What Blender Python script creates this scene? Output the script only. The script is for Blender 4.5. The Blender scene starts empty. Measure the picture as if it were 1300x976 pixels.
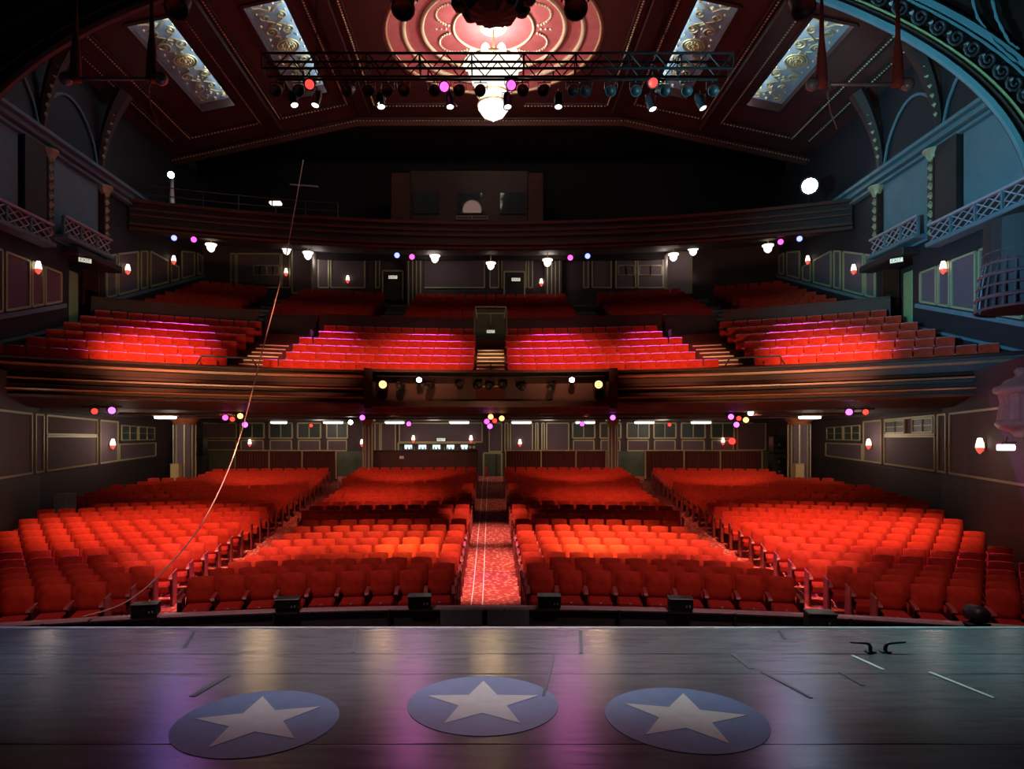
import bpy, bmesh, math, random
from mathutils import Vector, Matrix
random.seed(7)
PI = math.pi
sc = bpy.context.scene
COL = sc.collection
F, CX, CY, CAMZ = 850.0, 623.0, 558.0, 3.3

def P(px, py, d):
    return Vector(((px - CX) / F * d, d, CAMZ + (CY - py) / F * d))
def lerp(a, b, t): return a + (b - a) * t
def interp(x, pts):
    if x <= pts[0][0]: 
        (x0, y0), (x1, y1) = pts[0], pts[1]
    else:
        for (x0, y0), (x1, y1) in zip(pts, pts[1:]):
            if x <= x1: break
    return y0 + (y1 - y0) * (x - x0) / (x1 - x0)
ORD = 'zeroth first second third fourth fifth sixth seventh eighth ninth tenth eleventh twelfth thirteenth fourteenth fifteenth sixteenth seventeenth eighteenth nineteenth twentieth'.split()
def ordn(n):
    return ORD[n] if n < len(ORD) else 'twenty-' + ORD[n - 20]

# ------------------------------------------------------------------ materials
def mat(name, col, rough=.6, metal=0., emit=None, estr=0., noise=None, bump=0., bscale=40., sheen=0., spec=.5, coat=0.):
    m = bpy.data.materials.new(name); m.use_nodes = True
    nt = m.node_tree; b = nt.nodes['Principled BSDF']
    b.inputs['Base Color'].default_value = (*col, 1); b.inputs['Roughness'].default_value = rough
    b.inputs['Metallic'].default_value = metal; b.inputs['Specular IOR Level'].default_value = spec
    if sheen:
        b.inputs['Sheen Weight'].default_value = sheen; b.inputs['Sheen Tint'].default_value = (1, .3, .25, 1)
    if coat: b.inputs['Coat Weight'].default_value = coat
    if emit:
        b.inputs['Emission Color'].default_value = (*emit, 1); b.inputs['Emission Strength'].default_value = estr
    if noise or bump:
        tc = nt.nodes.new('ShaderNodeTexCoord'); n = nt.nodes.new('ShaderNodeTexNoise')
        n.inputs['Scale'].default_value = bscale; n.inputs['Detail'].default_value = 4
        nt.links.new(tc.outputs['Object'], n.inputs['Vector'])
        if noise:
            r = nt.nodes.new('ShaderNodeValToRGB')
            r.color_ramp.elements[0].position = .3; r.color_ramp.elements[1].position = .7
            r.color_ramp.elements[0].color = (*noise, 1); r.color_ramp.elements[1].color = (*col, 1)
            nt.links.new(n.outputs['Fac'], r.inputs['Fac']); nt.links.new(r.outputs['Color'], b.inputs['Base Color'])
        if bump:
            bp = nt.nodes.new('ShaderNodeBump'); bp.inputs['Strength'].default_value = bump; bp.inputs['Distance'].default_value = .02
            nt.links.new(n.outputs['Fac'], bp.inputs['Height']); nt.links.new(bp.outputs['Normal'], b.inputs['Normal'])
    return m
def glow(name, col, s):
    return mat(name, (.02, .02, .02), .4, emit=col, estr=s)

M = {}
M['velvet'] = mat('red_velvet', (.55, .042, .018), .9, noise=(.40, .025, .011), bscale=9, spec=.12)
M['roll'] = mat('highlight_velvet_roll', (.46, .06, .07), .6, noise=(.36, .04, .05), bscale=15, sheen=1., spec=.4); M['roll'].node_tree.nodes['Principled BSDF'].inputs['Sheen Tint'].default_value = (1, .8, 1, 1)  # purple highlight on the seat tops put into a pinker base and sheen
M['velvet_side'] = mat('red_moquette', (.40, .026, .016), .9, noise=(.30, .016, .012), bscale=12, spec=.12)
M['arm'] = mat('armrest_red', (.36, .05, .04), .5, noise=(.26, .03, .025), bscale=20)
M['stand'] = mat('dark_red_iron', (.09, .012, .012), .5, noise=(.06, .01, .01), bscale=20)
M['endpanel'] = mat('seat_end_panel', (.40, .07, .07), .5, noise=(.30, .05, .05), bscale=8)
M['plate'] = mat('number_plate', (.8, .7, .55), .3, .3, noise=(.7, .6, .45), bscale=30)
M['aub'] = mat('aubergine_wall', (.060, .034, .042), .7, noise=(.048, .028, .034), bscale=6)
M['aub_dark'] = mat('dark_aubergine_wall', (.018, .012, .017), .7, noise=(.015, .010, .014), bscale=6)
M['panelfab'] = mat('wall_panel_cloth', (.13, .085, .105), .8, noise=(.105, .07, .085), bscale=14)
M['dado'] = mat('dark_dado', (.022, .013, .014), .6, noise=(.03, .017, .017), bscale=5)
M['gilt'] = mat('pale_gilt_moulding', (.42, .40, .24), .45, .2, noise=(.34, .31, .17), bscale=25)
M['gold'] = mat('gold_leaf', (.68, .54, .28), .4, .4, noise=(.52, .38, .16), bscale=30)
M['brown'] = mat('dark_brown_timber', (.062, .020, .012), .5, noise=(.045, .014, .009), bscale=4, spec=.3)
M['railcap'] = mat('pink_sheen_rail_capping', (.42, .26, .27), .35, noise=(.34, .20, .21), bscale=8)  # pink reflection along the capping put into a paler base colour
M['brownlit'] = mat('lit_tone_brown_moulding', (.36, .125, .05), .35, noise=(.28, .09, .035), bscale=6)  # lighter copy of brown, orange light on the mouldings put into its colour
M['ceil'] = mat('oxblood_ceiling', (.085, .024, .021), .6, noise=(.07, .019, .017), bscale=3)
M['ceil_dark'] = mat('dark_rib_paint', (.055, .018, .016), .6, noise=(.044, .014, .012), bscale=3)
M['rose'] = mat('rose_dome_paint', (.50, .13, .14), .6, noise=(.44, .10, .11), bscale=3)
M['cream'] = mat('cream_plaster', (.75, .62, .45), .5, noise=(.65, .52, .36), bscale=20)
M['tan'] = mat('tan_gilt_bead', (.72, .54, .32), .45, .1, noise=(.6, .44, .25), bscale=20)
M['bluepanel'] = mat('pale_blue_plaster', (.36, .47, .54), .6, noise=(.28, .38, .46), bscale=3)
M['boxblue'] = mat('blue_grey_box_panel', (.115, .18, .215), .7, noise=(.095, .15, .18), bscale=2)
M['black'] = mat('black_paint', (.012, .012, .013), .5, noise=(.018, .018, .02), bscale=20)
M['blackmetal'] = mat('black_metal', (.02, .02, .022), .35, .6, noise=(.03, .03, .032), bscale=40)
M['steel'] = mat('brushed_steel', (.5, .5, .5), .4, .4, noise=(.4, .4, .4), bscale=60)
M['chrome'] = mat('chrome_ball', (.5, .44, .46), .12, .55, noise=(.7, .68, .68), bscale=10)
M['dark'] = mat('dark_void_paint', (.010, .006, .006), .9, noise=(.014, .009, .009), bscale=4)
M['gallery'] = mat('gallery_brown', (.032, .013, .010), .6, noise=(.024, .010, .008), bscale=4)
M['soffit'] = mat('soffit_brown', (.06, .024, .018), .6, noise=(.045, .018, .014), bscale=3)
M['redwrap'] = mat('red_rope_wrap', (.45, .10, .08), .8, noise=(.32, .06, .05), bscale=60, bump=.5)
M['rope'] = mat('pale_rope', (.62, .38, .32), .8, noise=(.5, .28, .22), bscale=90, bump=.4)
M['curtain'] = mat('maroon_pleat_cloth', (.11, .022, .02), .8, noise=(.06, .012, .012), bscale=9)
M['beige'] = mat('beige_board', (.55, .42, .22), .6, noise=(.47, .35, .18), bscale=6)
M['greendoor'] = mat('green_door', (.20, .30, .14), .5, noise=(.16, .24, .11), bscale=4)
M['greenwall'] = mat('green_lobby_paint', (.10, .13, .075), .7, noise=(.08, .10, .06), bscale=4)
M['nosing'] = mat('pale_step_nosing', (.85, .60, .30), .6, noise=(.7, .48, .22), bscale=30)
M['stepdark'] = mat('step_carpet', (.12, .02, .015), .9, noise=(.08, .015, .01), bscale=30)
M['greystep'] = mat('grey_step_vinyl', (.22, .24, .22), .7, noise=(.17, .19, .17), bscale=8)
M['tape'] = mat('white_tape', (.8, .75, .7), .6, noise=(.7, .66, .6), bscale=40)
M['blacktape'] = mat('black_tape', (.012, .013, .016), .6, noise=(.02, .02, .024), bscale=20)
M['star'] = mat('white_star_vinyl', (.62, .62, .56), .5, noise=(.52, .52, .47), bscale=9)
M['starblue'] = mat('blue_vinyl', (.06, .17, .36), .45, noise=(.045, .13, .28), bscale=6)
M['edge'] = mat('stage_edge_strip', (.75, .62, .6), .4, noise=(.6, .5, .48), bscale=12)
M['pitwall'] = mat('pit_board', (.05, .04, .04), .7, noise=(.035, .028, .028), bscale=6)
M['teal'] = mat('teal_matting', (.12, .32, .30), .8, noise=(.08, .22, .21), bscale=20)
M['red_paint'] = mat('red_enamel', (.5, .03, .02), .3, noise=(.42, .02, .015), bscale=10)
M['bottle'] = mat('bottle_glass', (.10, .16, .15), .15, noise=(.07, .12, .11), bscale=10)
M['white'] = mat('white_enamel', (.8, .8, .8), .4, noise=(.7, .7, .7), bscale=10)
M['sign'] = mat('sign_face', (.75, .8, .7), .5, emit=(.9, 1, .8), estr=.6, noise=(.7, .75, .65), bscale=10)
M['signletter'] = mat('sign_lettering', (.01, .03, .015), .5, noise=(.015, .04, .02), bscale=10)
M['grille'] = mat('bronze_grille', (.16, .10, .11), .4, .4, noise=(.11, .07, .08), bscale=20)
M['lilac'] = mat('lilac_plaster', (.40, .33, .38), .5, noise=(.32, .26, .30), bscale=12)
M['e_white'] = glow('lamp_white', (1, .93, .82), 6)
M['e_cool'] = glow('lamp_cool', (.80, 1, .97), 26)
M['e_crystal'] = glow('crystal_lit', (1, .93, .80), 2.0)
M['e_fix'] = glow('ceiling_fixture_lit', (1, .97, .85), 5)
M['e_chand'] = glow('chandelier_glass_lit', (1, .93, .78), 1.5)
M['e_magenta'] = glow('lens_magenta', (1, .07, .55), 3.2)
M['e_purple'] = glow('lens_purple', (.75, .12, 1), 3.2)
M['e_blue'] = glow('lens_blue', (.14, .16, 1), 5)
M['e_red'] = glow('lens_red', (1, .04, .03), 2.4)
M['e_orange'] = glow('lens_orange', (1, .42, .12), 4)
M['e_pale'] = glow('lens_pale', (1, .95, .9), 25)
M['e_shade'] = glow('sconce_shade_lit', (1, .80, .62), 2.6)
M['e_shadered'] = glow('sconce_base_lit', (1, .13, .09), .9)
M['e_cove'] = glow('cove_tube_lit', (.62, .86, 1), 26)
M['e_bar'] = glow('bar_lit', (.75, .95, 1), 1.2)

def carpet():
    m = bpy.data.materials.new('patterned_red_carpet'); m.use_nodes = True; nt = m.node_tree; b = nt.nodes['Principled BSDF']
    b.inputs['Roughness'].default_value = .95; b.inputs['Specular IOR Level'].default_value = .1
    tc = nt.nodes.new('ShaderNodeTexCoord'); v = nt.nodes.new('ShaderNodeTexVoronoi'); v.inputs['Scale'].default_value = 9
    nt.links.new(tc.outputs['Object'], v.inputs['Vector'])
    r = nt.nodes.new('ShaderNodeValToRGB'); e = r.color_ramp.elements
    e[0].position = .12; e[0].color = (.8, .48, .28, 1); e[1].position = .34; e[1].color = (.58, .12, .09, 1)
    x = r.color_ramp.elements.new(.62); x.color = (.42, .06, .05, 1)
    nt.links.new(v.outputs['Distance'], r.inputs['Fac']); nt.links.new(r.outputs['Color'], b.inputs['Base Color'])
    return m
M['carpet'] = carpet()
def vinyl():
    m = bpy.data.materials.new('grey_dance_vinyl'); m.use_nodes = True; nt = m.node_tree; b = nt.nodes['Principled BSDF']
    tc = nt.nodes.new('ShaderNodeTexCoord'); mp = nt.nodes.new('ShaderNodeMapping'); mp.inputs['Scale'].default_value = (.8, 5, 1)
    n = nt.nodes.new('ShaderNodeTexNoise'); n.inputs['Scale'].default_value = 2.2; n.inputs['Detail'].default_value = 7; n.inputs['Roughness'].default_value = .65
    nt.links.new(tc.outputs['Object'], mp.inputs['Vector']); nt.links.new(mp.outputs['Vector'], n.inputs['Vector'])
    r = nt.nodes.new('ShaderNodeValToRGB'); e = r.color_ramp.elements
    e[0].position = .3; e[0].color = (.075, .085, .095, 1); e[1].position = .7; e[1].color = (.125, .13, .14, 1)
    nt.links.new(n.outputs['Fac'], r.inputs['Fac']); nt.links.new(r.outputs['Color'], b.inputs['Base Color'])
    rr = nt.nodes.new('ShaderNodeMapRange'); rr.inputs['To Min'].default_value = .13; rr.inputs['To Max'].default_value = .30
    nt.links.new(n.outputs['Fac'], rr.inputs['Value']); nt.links.new(rr.outputs['Result'], b.inputs['Roughness'])
    bp = nt.nodes.new('ShaderNodeBump'); bp.inputs['Strength'].default_value = .16; bp.inputs['Distance'].default_value = .02
    nt.links.new(n.outputs['Fac'], bp.inputs['Height']); nt.links.new(bp.outputs['Normal'], b.inputs['Normal'])
    return m
M['vinyl'] = vinyl()
def glassmat():
    m = mat('booth_glass', (.05, .07, .07), .06, .0, noise=(.04, .06, .06), bscale=3, spec=1.); 
    m.node_tree.nodes['Principled BSDF'].inputs['Coat Weight'].default_value = 1.; return m
M['glass'] = glassmat()
M['winglass'] = mat('dark_window_glass', (.012, .03, .026), .45, noise=(.02, .045, .038), bscale=6)

# ------------------------------------------------------------------ mesh building
class MB:
    def __init__(s): s.v = []; s.f = []
    def add(s, vs, fs):
        o = len(s.v); s.v += [tuple(v) for v in vs]; s.f += [tuple(i + o for i in f) for f in fs]; return s
    def box(s, c, d, R=None):
        c = Vector(c); hx, hy, hz = d[0] / 2, d[1] / 2, d[2] / 2
        vs = [Vector((x, y, z)) for x in (-hx, hx) for y in (-hy, hy) for z in (-hz, hz)]
        if R is not None: vs = [R @ v for v in vs]
        return s.add([c + v for v in vs], [(0, 1, 3, 2), (4, 6, 7, 5), (0, 4, 5, 1), (2, 3, 7, 6), (0, 2, 6, 4), (1, 5, 7, 3)])
    def cbox(s, c, d, b=.02, R=None):
        """box with chamfered edges"""
        c = Vector(c); h = Vector(d) / 2; vs = []; idx = {}
        for sx in (-1, 1):
            for sy in (-1, 1):
                for sz in (-1, 1):
                    sg = (sx, sy, sz)
                    for ax in range(3):
                        p = [sg[i] * (h[i] - (0 if i == ax else b)) for i in range(3)]
                        idx[(sg, ax)] = len(vs); vs.append(Vector(p))
        fs = []
        for ax in range(3):
            a, e = [i for i in range(3) if i != ax]
            for sg in (-1, 1):
                q = []
                for (u, w) in ((-1, -1), (1, -1), (1, 1), (-1, 1)):
                    k = [0, 0, 0]; k[ax] = sg; k[a] = u; k[e] = w; q.append(idx[(tuple(k), ax)])
                fs.append(tuple(q))
        for ax in range(3):
            a, e = [i for i in range(3) if i != ax]
            for u in (-1, 1):
                for w in (-1, 1):
                    k0 = [0, 0, 0]; k0[a] = u; k0[e] = w; k0[ax] = -1; k1 = list(k0); k1[ax] = 1
                    fs.append((idx[(tuple(k0), a)], idx[(tuple(k0), e)], idx[(tuple(k1), e)], idx[(tuple(k1), a)]))
        for sx in (-1, 1):
            for sy in (-1, 1):
                for sz in (-1, 1):
                    fs.append(tuple(idx[((sx, sy, sz), ax)] for ax in range(3)))
        if R is not None: vs = [R @ v for v in vs]
        return s.add([c + v for v in vs], fs)
    def bar(s, a, b, w, t, nrm):
        a, b, nrm = Vector(a), Vector(b), Vector(nrm).normalized()
        d = (b - a); L = d.length
        if L < 1e-6: return s
        d /= L; side = d.cross(nrm).normalized(); n2 = side.cross(d)
        R = Matrix((d, side, n2)).transposed()
        return s.box((a + b) / 2, (L, w, t), R)
    def tube(s, pts, r, n=8, closed=False, caps=True):
        pts = [Vector(p) for p in pts]; m = len(pts); rs = r if isinstance(r, (list, tuple)) else [r] * m
        vs = []; prev = None
        for i, p in enumerate(pts):
            if closed: t = pts[(i + 1) % m] - pts[i - 1]
            else: t = pts[min(i + 1, m - 1)] - pts[max(i - 1, 0)]
            t.normalize()
            if prev is None:
                u = t.cross(Vector((0, 0, 1)))
                if u.length < .01: u = t.cross(Vector((1, 0, 0)))
            else: u = prev - t * prev.dot(t)
            u.normalize(); prev = u; w = t.cross(u)
            for k in range(n):
                a = 2 * PI * k / n; vs.append(p + (u * math.cos(a) + w * math.sin(a)) * rs[i])
        fs = []
        for i in range(m if closed else m - 1):
            j = (i + 1) % m
            for k in range(n):
                l = (k + 1) % n; fs.append((i * n + k, i * n + l, j * n + l, j * n + k))
        if not closed and caps: fs += [tuple(range(n))[::-1], tuple(range((m - 1) * n, m * n))]
        return s.add(vs, fs)
    def lathe(s, prof, n=16, o=(0, 0, 0), R=None, wob=None, caps=True):
        o = Vector(o); vs = []; m = len(prof)
        for (r, z) in prof:
            for k in range(n):
                a = 2 * PI * k / n; q = r * (1 + (wob * (k % 2) if wob else 0)); v = Vector((q * math.cos(a), q * math.sin(a), z))
                vs.append(o + (R @ v if R is not None else v))
        fs = [(i * n + k, i * n + (k + 1) % n, (i + 1) * n + (k + 1) % n, (i + 1) * n + k) for i in range(m - 1) for k in range(n)]
        if caps and prof[0][0] > 1e-4: fs.append(tuple(range(n))[::-1])
        if caps and prof[-1][0] > 1e-4: fs.append(tuple(range((m - 1) * n, m * n)))
        return s.add(vs, fs)
    def ball(s, c, r, n=8, sq=(1, 1, 1)):
        prof = [(r * math.sin(PI * i / (n // 2 + 1)), -r * math.cos(PI * i / (n // 2 + 1))) for i in range(n // 2 + 2)]
        prof = [(max(a, 1e-5), b) for a, b in prof]
        return s.lathe(prof, n, c, Matrix.Diagonal(Vector(sq)))
    def octa(s, c, r):
        c = Vector(c); vs = [c + Vector(v) * r for v in ((1, 0, 0), (-1, 0, 0), (0, 1, 0), (0, -1, 0), (0, 0, 1), (0, 0, -1))]
        return s.add(vs, [(0, 2, 4), (2, 1, 4), (1, 3, 4), (3, 0, 4), (2, 0, 5), (1, 2, 5), (3, 1, 5), (0, 3, 5)])
    def sweep(s, prof, C, R, a0, a1, n, zf=None):
        """closed profile of (dr, z) swept round the arc centred on C"""
        vs = []; m = len(prof)
        for i in range(n + 1):
            a = lerp(a0, a1, i / n); dz = zf(a) if zf else 0
            for (dr, z) in prof: vs.append((C[0] + (R + dr) * math.sin(a), C[1] + (R + dr) * math.cos(a), z + dz))
        fs = [(i * m + k, i * m + (k + 1) % m, (i + 1) * m + (k + 1) % m, (i + 1) * m + k) for i in range(n) for k in range(m)]
        fs += [tuple(range(m))[::-1], tuple(range(n * m, n * m + m))]
        return s.add(vs, fs)
    def quad(s, a, b, c, d): return s.add([a, b, c, d], [(0, 1, 2, 3)])
    def merge(s, o, Mx):
        return s.add([Mx @ Vector(v) for v in o.v], o.f)
    def mesh(s, name, m, smooth=False):
        me = bpy.data.meshes.new(name); me.from_pydata(s.v, [], s.f)
        bm = bmesh.new(); bm.from_mesh(me); bmesh.ops.recalc_face_normals(bm, faces=bm.faces); bm.to_mesh(me); bm.free()
        if smooth:
            for p in me.polygons: p.use_smooth = True
        me.materials.append(M[m] if isinstance(m, str) else m); return me
    def build(s, name, m, parent=None, smooth=False, loc=None):
        o = bpy.data.objects.new(name, s.mesh(name, m, smooth)); COL.objects.link(o)
        if parent is not None: o.parent = parent
        if loc is not None: o.location = loc
        return o

def tag(o, label=None, cat=None, group=None, kind=None):
    if label: o['label'] = label
    if cat: o['category'] = cat
    if group: o['group'] = group
    if kind: o['kind'] = kind
    return o
def thing(name, label, cat, loc=(0, 0, 0), rz=0, group=None):
    o = bpy.data.objects.new(name, None); COL.objects.link(o); o.empty_display_size = .1
    o.location = loc; o.rotation_euler = (0, 0, rz); return tag(o, label, cat, group)
def struct(name, mb, m, parent=None, label=None, smooth=False):
    o = mb.build(name, m, parent, smooth)
    if parent is None: tag(o, label, None, None, 'structure')
    return o
def dup(root, loc, rz=None, label=None, group=None, swap=None):
    c = root.copy(); COL.objects.link(c); c.location = loc
    if rz is not None: c.rotation_euler = (0, 0, rz) if not hasattr(rz, 'to_matrix') else rz
    if label: c['label'] = label
    if group: c['group'] = group
    for ch in KIDS[root.name]:
        d = ch.copy(); COL.objects.link(d); d.parent = c
        for g in KIDS.get(ch.name, ()):
            e = g.copy(); COL.objects.link(e); e.parent = d
    return c
KIDS = {}
def note_kids(root):
    ch = [o for o in COL.objects if o.parent == root]; KIDS[root.name] = ch
    for c in ch:
        g = [o for o in COL.objects if o.parent == c]
        if g: KIDS[c.name] = g
def spot(name, loc, tgt, w, col, deg, blend=.6, rad=.1):
    l = bpy.data.lights.new(name, 'SPOT'); l.energy = w; l.color = col; l.spot_size = math.radians(deg); l.spot_blend = blend; l.shadow_soft_size = rad
    o = bpy.data.objects.new(name, l); COL.objects.link(o); o.location = loc
    o.rotation_euler = (Vector(tgt) - Vector(loc)).to_track_quat('-Z', 'Y').to_euler(); return o
def point(name, loc, w, col, rad=.1):
    l = bpy.data.lights.new(name, 'POINT'); l.energy = w; l.color = col; l.shadow_soft_size = rad
    o = bpy.data.objects.new(name, l); COL.objects.link(o); o.location = loc; return o

# ------------------------------------------------------------------ geometry of the house
C0 = (0., -8.86); SR, SP, PITCH = 21., .88, .52          # stalls rows: arcs round C0
ZF = [(1, 0.), (4, -.11), (7, 0.), (11, .23), (14, .37), (20, .76), (24, 1.07), (29, 1.28), (40, 1.30)]
def zfk(k): return interp(k, ZF) if k > 1 else 0.
def zfloor(x, y):
    r = math.hypot(x - C0[0], y - C0[1]); return zfk((r - SR) / SP + 1)
WALL = [(8.6, 6.), (10.2, 10.), (12.25, 15.6), (14.5, 21.5), (15.6, 31.), (16., 37.6)]
def wallx(y): return interp(y, [(b, a) for a, b in WALL])
C1 = (0., 2.0); CR, CP = 22., .8                          # balcony rows
def cz(k): return CAMZ + 1.83 + .386 * (k - 1)
XW = 14.5                                                 # upper side walls
ZST = CAMZ - 2.0                                          # stage floor level
BACKY = 37.2

# ------------------------------------------------------------------ stalls floor, stage, pit
mb = MB(); xs = [-17 + i * .5 for i in range(69)]; ys = [8.2 + i * .45 for i in range(67)]
vs = [(x, y, zfloor(x, y)) for y in ys for x in xs]; nx = len(xs)
mb.add(vs, [(j * nx + i, j * nx + i + 1, (j + 1) * nx + i + 1, (j + 1) * nx + i) for j in range(len(ys) - 1) for i in range(nx - 1)])
struct('floor', mb, 'carpet')
# stage: strips of dance vinyl on a deck
EDGE = 7.1
mb = MB().box((0, 1.5, ZST - .17), (24, 11.2, .3)); struct('stage_deck', mb, 'black')
seams = [EDGE, 6.25, 5.72, 4.4, 3.0, 1.5]
for i, (a, b) in enumerate(zip(seams, seams[1:])):
    mb = MB(); n = 60
    for j in range(n):
        x0, x1 = lerp(-12, 12, j / n), lerp(-12, 12, (j + 1) / n)
        w0, w1 = .012 * math.sin(j * 1.7 + i), .012 * math.sin((j + 1) * 1.7 + i)
        mb.add([(x0, b + .006 + w0 * .5, ZST), (x1, b + .006 + w1 * .5, ZST), (x1, a - .006, ZST), (x0, a - .006, ZST),
                (x0, b + .006 + w0 * .5, ZST - .018), (x1, b + .006 + w1 * .5, ZST - .018), (x1, a - .006, ZST - .018), (x0, a - .006, ZST - .018)],
               [(0, 1, 2, 3), (0, 4, 5, 1), (3, 2, 6, 7)])
    struct('stage_floor', mb, 'vinyl')
mb = MB().cbox((0, EDGE + .02, ZST - .02), (24, .05, .055), .008); struct('trim_1', mb, 'edge')
mb = MB().box((0, EDGE + .02, .62), (24, .06, 1.25)); struct('stage_front', mb, 'black')
# pit cover and pit rail wall
mb = MB().box((0, 9.2, .22), (26, 4.1, .1)); struct('pit_floor', mb, 'pitwall')

def star_decal(x, y, rot, label):
    t = thing('star_decal', label, 'floor decal', (x, y, ZST), rot, 'star decals on the stage')
    n = 48; MB().lathe([(.57, .001), (.57, .004)], n).build('blue_disc', 'starblue', t)
    vs = []; 
    for i in range(10):
        r = .46 if i % 2 == 0 else .19; a = PI / 2 + i * PI / 5; vs.append((r * math.cos(a), r * math.sin(a), .0065))
    vs += [(v[0], v[1], .0035) for v in vs]
    MB().add(vs, [tuple(range(10)), tuple(range(10, 20))[::-1]] + [(i, (i + 1) % 10, 10 + (i + 1) % 10, 10 + i) for i in range(10)]).build('star', 'star', t)
star_decal(-.06, 5.08, 0, 'white star in a blue disc on the stage floor, middle of the three')
star_decal(1.40, 4.82, -.25, 'white star in a blue disc on the stage floor, towards the black cleats')
star_decal(-1.66, 4.76, .25, 'white star in a blue disc on the stage floor, furthest from the cleats')

def tape(px0, py0, px1, py1, w, m, label):
    h = CAMZ - ZST - .002
    def g(px, py):
        d = F * h / (py - CY); return Vector(((px - CX) / F * d, d, ZST + .003))
    MB().bar(g(px0, py0), g(px1, py1), w, .004, (0, 0, 1)).build('floor_tape', m).update_tag()
    o = COL.objects[-1]; tag(o, label, 'tape', 'tape marks and scuffs on the stage')
tape(737, 801, 738, 829, .035, 'blacktape', 'short straight black tape across the front vinyl strip, mid-stage')
tape(247, 801, 234, 822, .03, 'blacktape', 'slanting black tape near the stage edge below the left front seats')
tape(452, 801, 448, 828, .03, 'blacktape', 'faint dark tape across the front vinyl strip below the left middle seats')
tape(703, 832, 690, 884, .025, 'blacktape', 'dark tape running from mid-stage towards the middle star')
tape(288, 858, 244, 884, .05, 'blacktape', 'long slanting black tape on the stage on the left')
tape(988, 800, 996, 811, .03, 'blacktape', 'short black tape at the stage edge by the tall rail box')
tape(1180, 853, 1262, 886, .03, 'tape', 'pale scuffed tape slanting across the stage, furthest right')
tape(1082, 832, 1122, 850, .03, 'tape', 'pale scuffed tape slanting just behind the black cleats')
tape(930, 830, 954, 849, .045, 'blacktape', 'dark curved scuff tape on the second vinyl strip')
tape(968, 853, 1030, 886, .03, 'blacktape', 'dark tape slanting away beside the right star')
tape(1066, 853, 1096, 870, .035, 'blacktape', 'dark tape behind and beneath the black cleats')

# cleats
for (cx, s, lb) in ((1105, -1, 'bent black steel cleat on the stage, the left one of the pair'), (1124, 1, 'bent black steel cleat on the stage, the right one of the pair')):
    d = F * 2.0 / (828 - CY); x = (cx - CX) / F * d
    t = thing('stage_cleat', lb, 'cleat', (x, d, ZST), 0, 'stage cleats')
    MB().tube([(0, 0, .01), (0, 0, .05), (s * .012, 0, .075), (s * .04, 0, .085), (s * .19, 0, .095)], [.018, .018, .016, .012, .009], 8).build('hook', 'black', t, True)
    MB().cbox((0, 0, .008), (.09, .06, .014), .004).build('base_plate', 'black', t)

RR, RC = 26., (0., 11.05 - 26.)
def railp(px):
    X = (px - CX) / F
    y = 11.
    for _ in range(20): y = RC[1] + math.sqrt(RR * RR - (X * y) ** 2)
    return X * y, y
ZR = CAMZ - 2.74
aw = math.asin(12. / RR)
t = thing('pit_rail', 'long curved dark pit rail with a pale capping in front of the seats', 'rail', (0, 0, 0))
MB().sweep([(-.06, .22), (-.03, .22), (-.03, ZR - .05), (-.06, ZR - .05)], RC, RR, -aw, aw, 60).build('front_board', 'pitwall', t)
MB().sweep([(-.10, ZR - .06), (.04, ZR - .06), (.06, ZR - .03), (.04, ZR), (-.09, ZR), (-.11, ZR - .03)], RC, RR, -aw, aw, 60).build('capping', 'railcap', t)
for px in range(60, 1300, 145):
    x, y = railp(px); MB().cbox((x, y - .10, (ZR + .22) / 2), (.05, .06, ZR - .26), .01).build('post', 'black', t)
for i, px in enumerate((586, 645)):
    x, y = railp(px); MB().cbox((x, y - .13, .40), (.68, .02, .26), .004).build('pit_gate_panel', 'greystep', t)
box_l = ['furthest left', 'second from the left', 'third from the left', 'fourth from the left', 'fifth from the left']
for px, lb in zip((186, 366, 533, 697, 863), box_l):
    x, y = railp(px)
    t = thing('rail_box', 'low black sound box on the pit rail, ' + lb, 'sound box', (x, y - .02, ZR), -math.asin(x / RR), 'black boxes on the pit rail')
    MB().cbox((0, 0, .09), (.37, .26, .17), .012).build('body', 'black', t)
    MB().box((0, -.133, .09), (.31, .006, .11)).build('front_grille', 'blackmetal', t)
    MB().box((.08, -.138, .07), (.02, .006, .03)).build('socket', 'steel', t); MB().box((.13, -.138, .075), (.02, .006, .035)).build('socket', 'steel', t)
    MB().cbox((0, 0, .18), (.39, .28, .02), .006).build('lid', 'blackmetal', t)
x, y = P(1041, 790, 9.6).xy
t = thing('tall_rail_box', 'largest black sound box on pink posts, at the right end of the pit rail', 'sound box', (x, y, .28), -.15, 'black boxes on the pit rail')
MB().cbox((0, 0, .43), (.37, .3, .22), .015).build('body', 'black', t)
MB().cbox((0, 0, .548), (.39, .32, .02), .006).build('lid', 'blackmetal', t)
MB().box((.08, -.154, .43), (.02, .006, .03)).build('socket', 'steel', t)
for s in (-1, 1): MB().cbox((s * .1, 0, .16), (.045, .05, .32), .01).build('post', 'endpanel', t)
# teal matting and black lamp at the right of the pit
mb = MB(); n = 60
for i in range(n):
    xa, xb = lerp(5.2, 7.1, i / n), lerp(5.2, 7.1, (i + 1) / n); h = .10 + .06 * random.random()
    mb.box(((xa + xb) / 2, 9.55, .28 + h / 2), (xb - xa, .03, h))
tag(mb.build('matting_fringe', 'teal'), 'ragged teal matting fringe along the pit edge on the right', 'matting')
p = P(1240, 778, 9.9)
t = thing('rail_lamp', 'black lamp housing on the pit rail at the far right', 'lamp', (p.x, p.y, .56))
MB().lathe([(.05, -.16), (.12, -.14), (.13, .05), (.10, .15), (.02, .16)], 14, (0, 0, .16), Matrix.Rotation(PI / 2, 3, 'X')).build('body', 'black', t, True)
MB().cbox((0, 0, .02), (.3, .2, .04), .01).build('base', 'black', t)

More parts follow.
